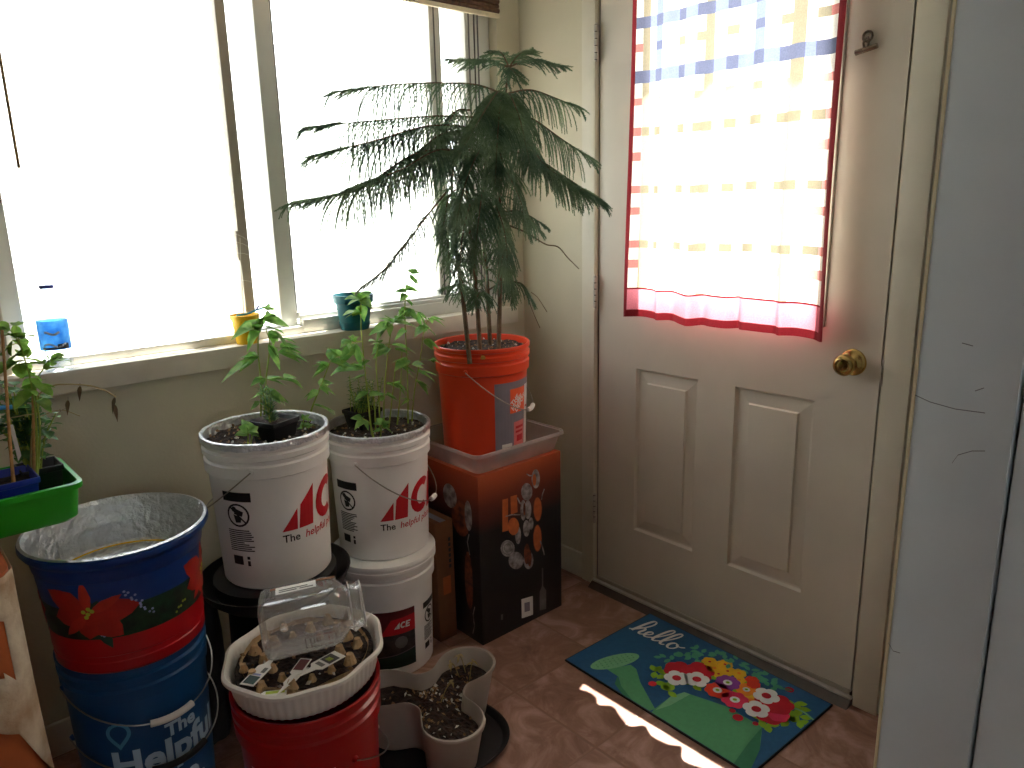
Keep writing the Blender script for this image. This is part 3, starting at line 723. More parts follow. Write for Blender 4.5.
bail(CF, .352, -70, 1, .062, tF, grip='black_plastic', zoff=.095, Lh=.170, ggap=.13)
CF2 = (-1.511, -.42, .085)
tF2 = bucket('bucket', CF2, .352, 'blue_bucket', 'blue bucket nested in the lettered one, with a white handle grip')
bail(CF2, .352, -72, 1, .068, tF2, zoff=.062, Lh=.172, ggap=.10)
# painted pail standing on it
CE = (-1.513, -.440, .438)
pail = thing('painted_pail', CE, 'blue pail painted with a red poinsettia, red below and lined with foil', 'pail')
pr = [(.004, .001), (.142, 0), (.1475, .006), (.148, .026), (.1465, .028), (.1468, .040), (.1495, .042), (.150, .082)]
pm = [(.150, .082), (.1505, .084), (.1585, .204)]
pu = [(.1585, .204), (.1625, .208), (.1665, .232), (.169, .238), (.176, .243), (.1815, .252), (.181, .259), (.176, .262)]
pi_ = [(.176, .262), (.171, .257), (.163, .232), (.15, .1), (.004, .02)]
MB().lathe(pr, CE, 72).build('red_base', 'red_band', pail, sharp=35)
MB().lathe(pm, CE, 72).build('painted_band', 'leaf_print', pail)
body = MB().lathe(pu, CE, 72).lathe(pi_, CE, 72).build('body', 'blue_pail', pail, sharp=50)
def onp(phi, z0, eps):
    th = theta0(CE[0], CE[1]) + math.radians(phi)
    def f(s, t):
        z = z0+t; r = (.150 if z < .082 else .150+.0085*(z-.082)/.122)+eps
        a = th+s/.152; return Vector((CE[0]+r*math.cos(a), CE[1]+r*math.sin(a), CE[2]+z))
    return f
def petal(x, y, a, L, W): return [(x+math.cos(a)*L*t-math.sin(a)*W*h, y+math.sin(a)*L*t+math.cos(a)*W*h) for t, h in ((0, 0), (.25, .35), (.5, .5), (.8, .3), (1, 0), (.8, -.3), (.5, -.5), (.25, -.35))]
for phi, z0_, sc_ in ((-27, .142, 1.6), (72, .14, 1.5), (-100, .13, 1.4)):
    f = onp(phi, z0_, .0012); g = onp(phi, z0_, .0022); h = onp(phi, z0_, .003)
    lf = decal('leaf_motif', [petal(0, 0, a, .055*sc_, .03) for a in (.9, 2.2, 5.1)], onp(phi, z0_, .0006), 'label_green', pail, cut=.008, lift=.0001)
    fl = decal('poinsettia_motif', [petal(0, 0, a, .058*sc_*k, .034*sc_) for a, k in ((.05, 1.0), (2.6, 1.0), (3.3, .8), (4.6, .62), (5.5, .85))], f, 'petal_print', pail, cut=.008, lift=.0002)
    decal('petal_motif', [petal(0, 0, a, .045*sc_, .022) for a in (.5, 1.6, 3.9)], g, 'petal_print_pale', fl, cut=.008, lift=.0001)
    decal('bud_motif', [circ(x, y, .0045, 8) for x, y in ((0, 0), (.008, .006), (-.008, .005), (.002, .011), (-.004, -.007))], h, 'berry_print', fl, cut=0)
f = onp(16, .115, .0012); decal('blue_bloom_motif', [circ(-.005*k*.6+random.uniform(-.007, .007), .002+k*.0042, .0028, 6) for k in range(16)], f, 'bloom_print', pail, cut=0)
f = onp(-20, .088, .0012); decal('blue_bloom_motif', [circ(random.uniform(-.006, .006), .001+k*.003, .0026, 6) for k in range(9)], f, 'bloom_print', pail, cut=0)
f = onp(34, .088, .0012); decal('berry_motif', [circ(k*.006, .005+k*.004+.004*(k % 2), .003, 6) for k in range(5)], f, 'berry_print', pail, cut=0)
rr = []; n = 110
for i, (r, z) in enumerate(((.179, .2635), (.173, .2655), (.168, .256), (.1615, .235), (.154, .21), (.150, .185), (.147, .165), (.140, .156), (.12, .156), (.08, .156), (.04, .156), (.002, .156))):
    ring = []
    for j in range(n):
        a = 2*PI*j/n; q = noise.noise(Vector((math.cos(a)*r*70, math.sin(a)*r*70, z*60))) ; q2 = noise.noise(Vector((math.cos(a)*r*180+9, math.sin(a)*r*180, z*150)))
        e = (.0035*q+.002*q2)*(1 if i > 1 else .2)
        ring.append((CE[0]+(r-abs(e) if r > .15 else r+e)*math.cos(a), CE[1]+(r-abs(e) if r > .15 else r+e)*math.sin(a), CE[2]+z+(.5*e if i < 7 else 1.4*e)))
    rr.append(ring)
MB().rings(rr).build('foil_lining', 'foil', pail, sharp=8)
MB().tube([(CE[0]+.139*math.cos(a*PI/20), CE[1]+.139*math.sin(a*PI/20), CE[2]+.161) for a in range(-2, 23)], .0018, 6).build('yellow_ring', 'yellow_pot', pail)

# red bucket at the front, basket, jar
CG = (-1.282, -.788, 0)
tG = bucket('bucket', CG, .398, 'red_bucket', 'red bucket on the floor under the white oval basket')
lettering('lettering', 'DEPOT', .055, onb(CG, .398, -58, .235), 'letter_pink', tG, bold=.003)
bail(CG, .398, 32, 1, .09, tG, zoff=.123, Lh=.16, ggap=.05)
CK = Vector((-1.276, -.783, .410))
bk = thing('basket', CK, 'white oval basket with a wavy rim resting in the red bucket', 'basket')
def wav(a, z): return .97 + .05*math.cos(2*(a-.35)) + (.022*math.cos(8*a))*min(1, max(0, (z+.02)/.07))
def ribw(a, z): return wav(a, z)*(1+.008*math.sin(a*60))
nn = 240
body = MB().lathe([(.004, -.0145), (.140, -.0145), (.145, -.010), (.149, .004), (.155, .044)], CK, nn, fn=ribw).lathe([(.151, .044), (.142, -.006), (.004, -.010)], CK, nn, fn=ribw).build('woven_side', 'basket_plastic', bk, sharp=70)
MB().lathe([(.1505, .040), (.1515, .045), (.155, .051), (.160, .055), (.1655, .052), (.1665, .046), (.162, .044), (.156, .042), (.1505, .040)], CK, 160, fn=wav).build('rim', 'basket_plastic', bk)
random.seed(12)
soil('potting_soil', (CK.x, CK.y, CK.z+.034), .142, 'dark crumbly soil filling the oval basket', 21, .006, 60, f=lambda a: wav(a, 0))
eg = MB(); pk = []
for i in range(-3, 4):
    for j in range(-3, 4):
        p = Vector((CK.x+i*.042+.01, CK.y+j*.042-.006, 0)); d = (p.xy-CK.xy).length
        if .06 < d < .128: pk.append(p)
for p in pk:
    s = random.uniform(.55, .85); z = CK.z+.030; rr = []
    for r, h in ((.019, -.004), (.015, .010), (.009, .026), (.0085, .030), (.004, .0285)):
        rr.append([(p.x+r*s*math.cos(2*PI*k/8+.4)*(1+.12*random.uniform(-1, 1)), p.y+r*s*math.sin(2*PI*k/8+.4), z+h*s) for k in range(8)])
    eg.rings(rr, True, (False, True))
for k in range(0, 30):
    a = 2*PI*k/30; d = 2*PI*(k+1)/30; z = CK.z+.034
    eg.quad(*[(CK.x+r*math.cos(t), CK.y+r*math.sin(t), z+h) for r, t, h in ((.126, a, 0), (.126, d, 0), (.129, d, .009+.004*math.sin(7*d)), (.129, a, .009+.004*math.sin(7*a)))])
tag(eg.build('egg_carton', 'egg_carton', sharp=25), 'tan fibre egg carton with pointed peaks sunk in the basket soil', 'egg carton')

# clear jar lying across the basket
def frame(origin, ex, ey, ez): return lambda x, y, z: origin + (ex*x + ey*y + ez*z)*1.09
jo = Vector((-1.352, -.757, .530)); ex = Vector((.885, -.40, .06)).normalized(); ez0 = Vector((.0, .12, 1)); ey = ez0.cross(ex).normalized(); ez = ex.cross(ey)
jf = frame(jo, ex, ey, ez)
jar = thing('plastic_jar', jo, 'clear empty square plastic jar lying on its side across the basket', 'jar')
def sqring(x, h, k=4, n=40):     # rounded-square section
    out = []
    for j in range(n):
        a = 2*PI*j/n; c, s = math.cos(a), math.sin(a); q = (abs(c)**k+abs(s)**k)**(-1/k); out.append(jf(x, h*q*c, h*q*s))
    return out
prof = [(0, .02, 4), (-.0, .04, 5), (.006, .052, 6), (.016, .056, 6), (.05, .0555, 6), (.12, .0555, 6), (.136, .054, 5), (.150, .046, 3), (.157, .041, 2), (.160, .042, 2), (.163, .0445, 2), (.166, .042, 2), (.178, .042, 2), (.181, .0445, 2), (.184, .0445, 2), (.185, .041, 2)]
MB().rings([sqring(x, h*.98, k) for x, h, k in prof], True, (True, False)).build('jar_body', 'jar_plastic', jar, sharp=60)
MB().tube([*sqring(.1845, .0425, 2, 40), sqring(.1845, .0425, 2, 40)[0]], .0022, 6).tube([*sqring(.163, .0445, 2, 40), sqring(.163, .0445, 2, 40)[0]], .0012, 6).build('mouth_rim', 'jar_rim', jar)
fz = lambda s, t: jf(.022+s, -.028+t, .0553)
lbj = decal('paper_label', [rect(.012, .02, .085, .054)], fz, 'white_label', jar, cut=0)
decal('label_print', [rect(.018, .026, .05, .031), rect(.018, .035, .07, .04), rect(.055, .026, .08, .031)], lambda s, t: jf(.022+s, -.028+t, .0558), 'ink_grey', lbj, cut=0)
decal('label_border', [rect(.002, .046, .12, .056)], lambda s, t: jf(.022+s, -.028+t, .0550), 'kraft', jar, cut=0)
# plant markers lying in the basket
def marker(p, a, L, W, tilt, mats_, label, blocks):
    t = thing('plant_marker', p, label, 'plant marker', 'plant markers in the oval basket'); ca, sa = math.cos(a), math.sin(a)
    f = lambda s, q, e=0: Vector(p) + Vector((ca*s - sa*q, sa*s + ca*q, s*tilt + e))
    b = MB(); top = [f(-L*.1, -W/2), f(L*.5, -W/2), f(L*.58, -W*.22), f(L, 0), f(L*.58, W*.22), f(L*.5, W/2), f(-L*.1, W/2)]
    b.rings([[q+Vector((0, 0, -.001)) for q in top], top], True, (True, True)); b.build('tag', mats_[0], t, smooth=False)
    for (x0, y0, x1, y1, m_) in blocks: decal('tag_print', [rect(x0*L, y0*W, x1*L, y1*W)], lambda s, q: f(s, q, .0006), m_, t, cut=0)
pz = CK.z+.050
marker((-1.408, -.815, pz), .55, .10, .03, .02, ['white_label'], 'white plant tag lying at the left rim of the basket', [(-.06, -.4, .18, .4, 'label_green'), (.2, -.3, .26, .3, 'bloom_print'), (.3, -.38, .46, -.1, 'ink_grey')])
marker((-1.245, -.857, pz+.003), 3.35, .10, .034, .06, ['white_label'], 'white tag with a dark picture in front of the jar, at the right', [(.02, -.42, .30, .42, 'photo_dark'), (.12, -.2, .24, .2, 'berry_print'), (.36, -.3, .46, .3, 'ink_grey')])
marker((-1.300, -.828, pz+.002), 3.85, .085, .024, .05, ['white_label'], 'white pointed tag with a maroon picture in front of the jar', [(-.06, -.42, .40, .42, 'maroon')])
marker((-1.318, -.846, pz-.002), 3.7, .09, .020, .03, ['white_label'], 'plain white pointed tag in the middle of the basket soil', [])
marker((-1.372, -.880, pz-.008), 2.6, .07, .022, .02, ['white_label'], 'small white tag with a green edge at the front left of the basket', [(-.05, -.4, .45, 0, 'berry_print')])
marker((-1.165, -.795, pz+.004), .1, .05, .02, .35, ['white_label'], 'small white tag leaning beside the mouth of the jar', [])

bg_ = Vector((-1.345, -.268, 0))
def lump(a, z): return 1 + .10*noise.noise(Vector((math.cos(a)*2, math.sin(a)*2, z*9))) + .05*noise.noise(Vector((math.cos(a)*6, math.sin(a)*6, z*22)))
tag(MB().lathe([(.004, .001), (.066, .002), (.074, .03), (.075, .15), (.073, .28), (.068, .36), (.052, .40), (.03, .418), (.004, .42)], bg_, 60, fn=lump).build('plastic_sack', 'sack_grey'), 'dark grey plastic sack in the gap between the blue buckets and the round saucer', 'sack')
# black saucer and upturned pot under the first white bucket
CS = (-1.157, -.39, 0)
ns = tag(MB().lathe([(.004, .0), (.136, 0), (.138, .012), (.134, .014), (.122, .395), (.120, .400), (.004, .400)], CS, 56).build('nursery_pot', 'black_plastic', sharp=35), 'upturned black nursery pot under the round saucer', 'pot')
tag(MB().lathe([(.004, .4005), (.150, .4005), (.176, .424), (.184, .445), (.186, .449), (.182, .449), (.172, .430), (.148, .4165), (.150, .4515), (.004, .4515)], CS, 64).build('saucer', 'black_plastic', sharp=35), 'round black plastic saucer under the left white bucket', 'saucer')

# ------------------------------------------------------------ cartons, storage tray
BX = (-.553, -.468, 0); BW, BD, BH = .349, .345, .556
bxo = thing('carton', BX, 'tall black and orange cookware carton standing in the corner', 'box')
MB().box(BX, (BX[0]+BW, BX[1]+BD, BH)).build('carton_body', 'carton_print', bxo, bevel=.0015)
YFACE = BX[1]
def onf(e): return lambda s, t: Vector((s, YFACE-e, t))
def pxy(x, y, k=70/336): p = at(495+x*k, 460+y*k, YFACE); return (p.x, p.z)
def el(x, y, rx, ry, n=18):
    return [pxy(x+rx*math.cos(2*PI*i/n), y+ry*math.sin(2*PI*i/n)) for i in range(n)]
def poly(*pts): return [pxy(x, y) for x, y in pts]
def pic(name, polys, m_, e, parent=bxo): return decal(name, polys, onf(e), m_, parent, cut=0)
pic('pan_print', [poly((35, 190), (62, 184), (62, 338), (35, 346)), poly((74, 175), (105, 166), (108, 250), (76, 262))], 'copper_print', .0005)
pic('pan_print', [el(88, 318, 27, 42)], 'copper_print', .0008)
pic('lid_print', [el(195, 90, 20, 46), el(152, 152, 27, 42)], 'steel_print', .0006)
pic('lid_print', [el(188, 95, 9, 28)], 'copper_print', .0009)
pic('pan_print', [el(204, 235, 20, 58), el(203, 375, 20, 64)], 'copper_print', .0006)
pic('pan_rim_print', [q for e_ in ((204, 235, 20, 58), (203, 375, 20, 64)) for q in ribbon([pxy(e_[0]+e_[2]*math.cos(2*PI*i/20), e_[1]+e_[3]*math.sin(2*PI*i/20)) for i in range(21)], .0025)], 'brown_print', .0009)
pic('pot_print', [el(135, 240, 14, 50), el(158, 238, 16, 46), el(150, 328, 16, 40), el(172, 305, 12, 30), el(110, 360, 14, 44), el(60, 424, 34, 40), el(100, 482, 36, 42), el(160, 480, 24, 44)], 'steel_print', .0007)
pic('pot_print', [el(152, 450, 14, 50), el(165, 470, 10, 40), el(140, 235, 6, 30)], 'brown_print', .0010)
for k_ in (26, 16): pic('pot_ring_print', ribbon([pxy(60+k_*math.cos(2*PI*i/20), 422+k_*1.2*math.sin(2*PI*i/20)) for i in range(21)], .002), 'ink_grey', .0011)
pic('handle_print', ribbon([pxy(236, 138), pxy(226, 165), pxy(222, 190)], .005)+ribbon([pxy(216, 388), pxy(226, 415), pxy(236, 455)], .005)+ribbon([pxy(150, 66), pxy(165, 75), pxy(178, 74)], .004)+ribbon([pxy(106, 180), pxy(118, 205), pxy(130, 215)], .005)+ribbon([pxy(50, 270), pxy(80, 262), pxy(120, 262)], .004), 'steel_print', .0012)
pic('spatula_print', [poly((224, 518), (231, 518), (231, 605), (245, 625), (245, 715), (214, 722), (214, 632), (225, 605))], 'ink_grey', .0005)
st_ = pic('sticker', [poly((126, 668), (181, 652), (182, 742), (128, 760))], 'white_label', .0006)
pic('sticker_mark', [poly((140, 686), (166, 679), (167, 722), (141, 730))], 'label_grey', .0010, st_)
pic('print_strip', [poly((28, 742), (38, 739), (38, 766), (28, 768))], 'ink_grey', .0006)
fl_ = lambda e: (lambda s, t: Vector((BX[0]-e, BX[1]+s, t)))       # the left side of the carton
decal('pan_print', [circ(.09, .40, .045, 18, .06), circ(.06, .2, .02, 14, .10)], fl_(.0006), 'brown_print', bxo, cut=0)
decal('pan_print', [circ(.14, .46, .035, 16, .04), circ(.05, .42, .018, 14, .05)], fl_(.0009), 'steel_print', bxo, cut=0)
decal('handle_print', ribbon([(.035, .12), (.045, .09), (.04, .05), (.05, .02)], .004)+ribbon([(.05, .36), (.06, .33), (.05, .29)], .005), fl_(.0008), 'steel_print', bxo, cut=0)
cb = thing('carton', (-.638, -.36, 0), 'narrow brown cardboard carton between the white bucket and the cookware carton', 'box')
MB().box((-.638, -.36, 0), (-.572, -.13, .40)).build('carton_body', 'kraft', cb, bevel=.0015)
decal('print_strip', [rect(-.592, .24+i*.018, -.583, .252+i*.018) for i in range(6)], lambda s, t: Vector((s, -.3606, t)), 'ink_black', cb, cut=0)
decal('red_print', [rect(-.618, .155, -.588, .215)], lambda s, t: Vector((s, -.3606, t)), 'rust_card', cb, cut=0)
decal('tape', [rect(-.62, -.36, -.597, -.13)], lambda s, t: Vector((s, t, .4006)), 'label_grey', cb, cut=0)
# shallow clear tray on the carton
ty_ = thing('storage_tray', (-.36, -.305, .5565), 'shallow milky clear plastic tray on the cookware carton', 'tray')
def rr_rect(cx, cy, hx, hy, r, z, n=6):
    out = []
    for qx, qy, a0 in ((1, 1, 0), (-1, 1, 90), (-1, -1, 180), (1, -1, 270)):
        for i in range(n): a = math.radians(a0+90*i/(n-1)); out.append((cx+qx*(hx-r)+r*math.cos(a), cy+qy*(hy-r)+r*math.sin(a), z))
    return out
tcx, tcy = -.378, -.302
rg = [rr_rect(tcx, tcy, .160, .150, .02, .5572), rr_rect(tcx, tcy, .166, .156, .022, .562), rr_rect(tcx, tcy, .180, .172, .024, .622), rr_rect(tcx, tcy, .188, .180, .026, .624), rr_rect(tcx, tcy, .189, .181, .026, .616)]
MB().rings(rg, True, (True, False)).build('tray_body', 'tray_plastic', ty_, sharp=60)
MB().tube([*rr_rect(tcx, tcy, .186, .178, .026, .6245), rr_rect(tcx, tcy, .186, .178, .026, .6245)[0]], .0022, 6).build('rim', 'tray_plastic', ty_)

# ------------------------------------------------------------ three-lobed pot on a black tray
TC = Vector((-.915, -.715, 0)); A0 = math.radians(13.5)
def trefoil(sc_, z, n=96, d=.134, r=.0725, blend=.030):
    out = []
    for j in range(n):
        a = 2*PI*j/n; u = Vector((math.cos(a), math.sin(a)))
        lo, hi = 0, .3                                   # march outwards on a smooth union of three discs
        for _ in range(26):
            m_ = (lo+hi)/2; p = u*m_; h = 0
            ds = []
            for k in range(3):
                b_ = A0+k*2*PI/3; ds.append((p-Vector((math.cos(b_), math.sin(b_)))*d).length - r)
            ds.append(p.length-.056)
            s_ = -blend*math.log(sum(math.exp(-q/blend) for q in ds))
            if s_ < 0: lo = m_
            else: hi = m_
        out.append((TC.x+u.x*lo*sc_, TC.y+u.y*lo*sc_, z))
    return out
pt = thing('planter', (TC.x, TC.y, .012), 'taupe three lobed planter of soil standing on the floor tray', 'planter')
zr = .152
MB().rings([trefoil(.80, .014), trefoil(.83, .02), trefoil(.985, zr-.012), trefoil(1.02, zr-.011), trefoil(1.03, zr-.004), trefoil(1.02, zr), trefoil(.985, zr), trefoil(.965, zr-.004), trefoil(.80, .022)], True, (True, True)).build('pot_body', 'taupe_pot', pt, sharp=35)
rr = []
for i in range(12):
    s = .90*i/11+.002; rr.append([(x, y, z+.007*noise.noise(Vector((x*45, y*45, 3)))+.004*noise.noise(Vector((x*120, y*120, 7)))) for x, y, z in trefoil(s, zr-.045)])
b = MB().rings(rr); random.seed(5)
for i in range(170):
    k_ = random.randrange(96); s = math.sqrt(random.random())*.9; x, y = rr[-1][k_][:2]; p = Vector((TC.x+(x-TC.x)*s, TC.y+(y-TC.y)*s, zr-.042))
    q = random.uniform(.0015, .004); d = Vector((random.uniform(-1, 1), random.uniform(-1, 1), random.uniform(0, .6))).normalized(); e = d.orthogonal().normalized(); k = len(b.v)
    b.v += [p+d*q*2, p+e*q, p-d*q*2, p-e*q+Vector((0, 0, q))]; b.f.append((k, k+1, k+2, k+3)); b.mi.append(1 if i % 3 else 2)
tag(b.build('potting_soil', ['soil', 'chips', 'perlite'], smooth=False), 'dark soil with straw bits filling the three lobed planter', 'soil', None, 'stuff')
for (x, y, h, lx, ly) in ((-.80, -.668, .05, -.02, .01), (-.776, -.665, .055, -.01, .012), (-.90, -.72, .05, .03, -.01), (-.79, -.70, .045, .02, .01)):
    dr = MB(); q = spline([(x, y, zr-.045), (x+lx*.5, y+ly*.5, zr-.045+h*.7), (x+lx, y+ly, zr-.045+h)], 4); dr.tube(q, .0013, 5)
    for k in range(5): dr.leaf(q[-1-k % 3], q[-1-k % 3]+Vector((random.uniform(-.02, .02), random.uniform(-.02, .02), random.uniform(-.004, .012))), .007, droop=.6)
    if x < -.85: tag(dr.build('withered_seedling', 'straw'), 'withered brown seedling in the middle of the taupe planter', 'plant')
    else: tag(dr.build('withered_seedling', 'straw'), 'withered brown seedling in the back right lobe of the taupe planter', 'plant', 'withered seedlings of the back lobe')
def ftray(s, z):
    out = []
    for j in range(72): a = 2*PI*j/72; r = (.172+.010*math.cos(3*(a-A0-PI/3)))*s; out.append((TC.x+.002+r*math.cos(a), TC.y-.004+r*math.sin(a), z))
    return out
tag(MB().rings([ftray(.9, .001), ftray(.93, .003), ftray(1., .022), ftray(1.02, .0225), ftray(1.02, .020), ftray(1.01, .019), ftray(.98, .022), ftray(.92, .0085), ftray(.9, .0085)][:3]+[ftray(1.015, .023), ftray(.985, .022), ftray(.915, .0095)], True, (True, True)).build('floor_tray', 'black_plastic', sharp=35), 'black plastic drip tray on the tiles under the taupe planter', 'tray')

# ------------------------------------------------------------ door mat
mo = Vector((-.0366, -.7135, 0)); mt = .0302; eu = Vector((-math.sin(mt), -math.cos(mt), 0)); ev = Vector((-math.cos(mt), math.sin(mt), 0)); ML, MW = .634, .3926
dm = thing('doormat', mo + eu*ML/2 + ev*MW/2, 'blue doormat with a green watering can, flowers and the word hello', 'doormat')
def om(e): return lambda s, t: mo + eu*s + ev*t + Vector((0, 0, .006+e))
bx_ = []
for z in (.0005, .006): bx_.append([mo+eu*s+ev*t+Vector((0, 0, z)) for s, t in ((0, 0), (ML, 0), (ML, MW), (0, MW))])
MB().rings(bx_, True, (True, True)).build('rubber_base', 'mat_rubber', dm, bevel=.001)
def md(name, polys, m_, e): return decal(name, polys, om(e), m_, dm, cut=0, lift=-.00002)
md('printed_face', [rect(.003, .003, ML-.003, MW-.003)], 'mat_blue', .0003)
can = [(.332, .262), (.345, .25), (.56, .212), (.585, .245), (.612, .30), (.629, .3895), (.255, .3895), (.262, .355), (.285, .335), (.325, .388)]
md('watering_can', [[(.335, .255), (.45, .22), (.558, .222), (.60, .30), (.627, .3890), (.33, .389)], [(.335, .255), (.33, .389), (.326, .372), (.322, .300)]], 'can_green', .0006)
md('can_shade', [[(.558, .222), (.578, .262), (.6, .3), (.627, .389), (.585, .389), (.568, .30)]], 'can_dark', .0009)
md('can_highlight', [[(.335, .255), (.352, .25), (.345, .33), (.331, .375), (.322, .30)]], 'can_pale', .0009)
md('can_spout', [[(.118, .336), (.150, .268), (.176, .272), (.225, .312), (.328, .372), (.322, .389), (.262, .389), (.2, .365), (.165, .338)]], 'can_green', .0010)
md('can_spout_shade', [[(.162, .338), (.2, .365), (.262, .389), (.225, .389), (.18, .37)]], 'can_dark', .0008)
ca_, ce_ = (.110, .287), math.atan2(.211-.363, .136-.084)
def ell(cx, cy, a, b, th, n=22): return [(cx+a*math.cos(2*PI*i/n)*math.cos(th)-b*math.sin(2*PI*i/n)*math.sin(th), cy+a*math.cos(2*PI*i/n)*math.sin(th)+b*math.sin(2*PI*i/n)*math.cos(th)) for i in range(n)]
md('can_rose', [ell(.108, .289, .081, .030, ce_)], 'can_pale', .0012)
md('rose_hole', [circ(.108+math.cos(ce_)*u-math.sin(ce_)*v, .289+math.sin(ce_)*u+math.cos(ce_)*v, .0028, 6) for u in (-.06, -.045, -.03, -.015, 0, .015, .03, .045, .06) for v in (-.015, -.005, .005, .015) if (u/.076)**2+(v/.026)**2 < .85], 'can_green', .0014)
md('can_handle', ribbon(spline([(.545, .116), (.57, .095), (.60, .09), (.632, .10)], 5), .006), 'can_pale', .0016)
# leaves, then flowers
def lf(x, y, a, L, W): return [(x+math.cos(a)*L*t-math.sin(a)*W*h, y+math.sin(a)*L*t+math.cos(a)*W*h) for t, h in ((0, 0), (.3, .42), (.6, .5), (.85, .25), (1, 0), (.85, -.25), (.6, -.5), (.3, -.42))]
random.seed(8); mint = []; gl = []
for (x, y, n_, R) in ((.211, .155, 7, .03), (.235, .064, 8, .035), (.225, .11, 7, .03), (.293, .03, 7, .03), (.262, .095, 6, .03), (.398, .03, 7, .03), (.451, .03, 8, .035), (.49, .045, 7, .03), (.35, .03, 6, .03)):
    for k in range(n_):
        a = random.uniform(0, 6.28); r = random.uniform(0, R); mint.append(lf(max(.012, x+r*math.cos(a)), max(.010, y+r*math.sin(a)*.7+.004), random.uniform(0, 6.28), .026, .015))
mint = [[(max(.005, px), max(.005, py)) for px, py in q] for q in mint]
md('leaf_spray', mint, 'f_mint', .0010)
for (x, y) in ((.221, .241), (.302, .285), (.275, .26), (.563, .073), (.58, .085), (.608, .13), (.59, .15), (.6, .115), (.559, .205), (.54, .2), (.36, .12), (.42, .15), (.33, .21), (.47, .12), (.3, .12), (.41, .09), (.25, .23)):
    for a in (random.uniform(0, 2), random.uniform(2, 4), random.uniform(4, 6)): gl.append(lf(x, y, a, .034, .021))
gl = [[(min(ML-.006, max(.006, px)), min(MW-.006, max(.006, py))) for px, py in q] for q in gl]
for q in gl: md('leaf_print', [q], 'f_leaf', .0013)
def flower(x, y, r, n_, m_, e, core=None, rc=.35, name='flower_print'):
    f_ = md(name, [[(x+r*(.8+.2*abs(math.cos(n_*t/2))**.6)*math.cos(t+x*40), y+r*(.8+.2*abs(math.cos(n_*t/2))**.6)*math.sin(t+x*40)) for t in [2*PI*i/40 for i in range(40)]]], m_, e)
    if core:
        c1 = decal('flower_heart', [circ(x, y, r*rc, 12)], om(e+.0003), core, f_, cut=0)
        if rc > .3 and core == 'mat_white': decal('flower_dot', [circ(x, y, r*.16, 8)], om(e+.0006), 'f_leaf', f_, cut=0)
for i, (x, y, r, m_, core, rc) in enumerate(((.263, .185, .045, 'f_red', None, 0), (.304, .140, .042, 'f_red', None, 0), (.325, .165, .03, 'f_red', None, 0), (.535, .113, .045, 'f_red', None, 0), (.545, .16, .045, 'f_red', None, 0), (.515, .15, .04, 'f_red', None, 0), (.56, .15, .03, 'f_pink', None, 0),
        (.298, .085, .024, 'f_yellow', 'f_red', .18), (.335, .062, .024, 'f_yellow', 'f_red', .18), (.325, .10, .024, 'f_yellow', 'f_orange', .25), (.36, .085, .024, 'f_yellow', 'f_red', .18), (.388, .07, .022, 'f_yellow', 'f_orange', .25), (.35, .115, .02, 'f_yellow', 'f_red', .2), (.405, .095, .02, 'f_yellow', 'f_orange', .25),
        (.431, .07, .02, 'f_scarlet', None, 0), (.445, .085, .02, 'f_scarlet', None, 0), (.48, .150, .026, 'f_yellow', 'f_orange', .4), (.444, .119, .030, 'f_orange', 'mat_white', .34))):
    flower(x, y, r, 6, m_, .0016+.00025*(i % 4), core, rc)
for x, y, r, m_ in ((.392, .132, .036, 'f_purple'), (.393, .182, .036, 'f_scarlet'), (.449, .182, .038, 'f_pink')): flower(x, y, r, 8, m_, .0030, 'mat_white', .36)
for x, y in ((.283, .222), (.325, .184), (.497, .104), (.510, .174)): flower(x, y, .036, 5, 'mat_white', .0034, 'f_red', .36)
md('bud_print', [circ(.253, .292, .012), circ(.496, .238, .014), circ(.524, .031, .012), circ(.47, .225, .009), circ(.54, .225, .008)], 'f_red', .0020)
# the handwritten word, letters lying along the door
hs = []
def stroke(pts, w_): q = [tuple(p) for p in spline(pts, 7)]; n = len(q); hs.extend(ribbon(q, [w_*(.75 + .75*min(1, abs(q[min(i+1, n-1)][1]-q[max(i-1, 0)][1])/(1e-5+math.dist(q[min(i+1, n-1)], q[max(i-1, 0)])))*(1 if q[min(i+1, n-1)][1] > q[max(i-1, 0)][1] else .35)) for i in range(n)]))
X = lambda u, v: (u, v)
stroke([X(.018, .124), X(.034, .112), X(.050, .085), X(.060, .055), X(.058, .036), X(.048, .034), X(.040, .060), X(.034, .100), X(.030, .126)], .0068)
stroke([X(.031, .120), X(.042, .096), X(.054, .088), X(.060, .098), X(.056, .118), X(.062, .126), X(.072, .120)], .0062)
stroke([X(.070, .120), X(.084, .112), X(.092, .098), X(.086, .090), X(.078, .098), X(.076, .114), X(.083, .126), X(.096, .122)], .006)
stroke([X(.095, .122), X(.112, .105), X(.128, .070), X(.134, .044), X(.128, .034), X(.119, .048), X(.112, .085), X(.110, .114), X(.116, .126), X(.126, .120)], .0062)
stroke([X(.125, .121), X(.142, .104), X(.158, .070), X(.164, .044), X(.158, .034), X(.149, .048), X(.142, .085), X(.140, .114), X(.146, .126), X(.157, .120)], .0062)
stroke([X(.186, .092), X(.176, .090), X(.167, .102), X(.167, .118), X(.176, .126), X(.188, .118), X(.192, .104), X(.186, .092), X(.190, .099), X(.202, .098), X(.212, .090)], .0062)
md('hello_lettering', hs, 'mat_white', .0026)

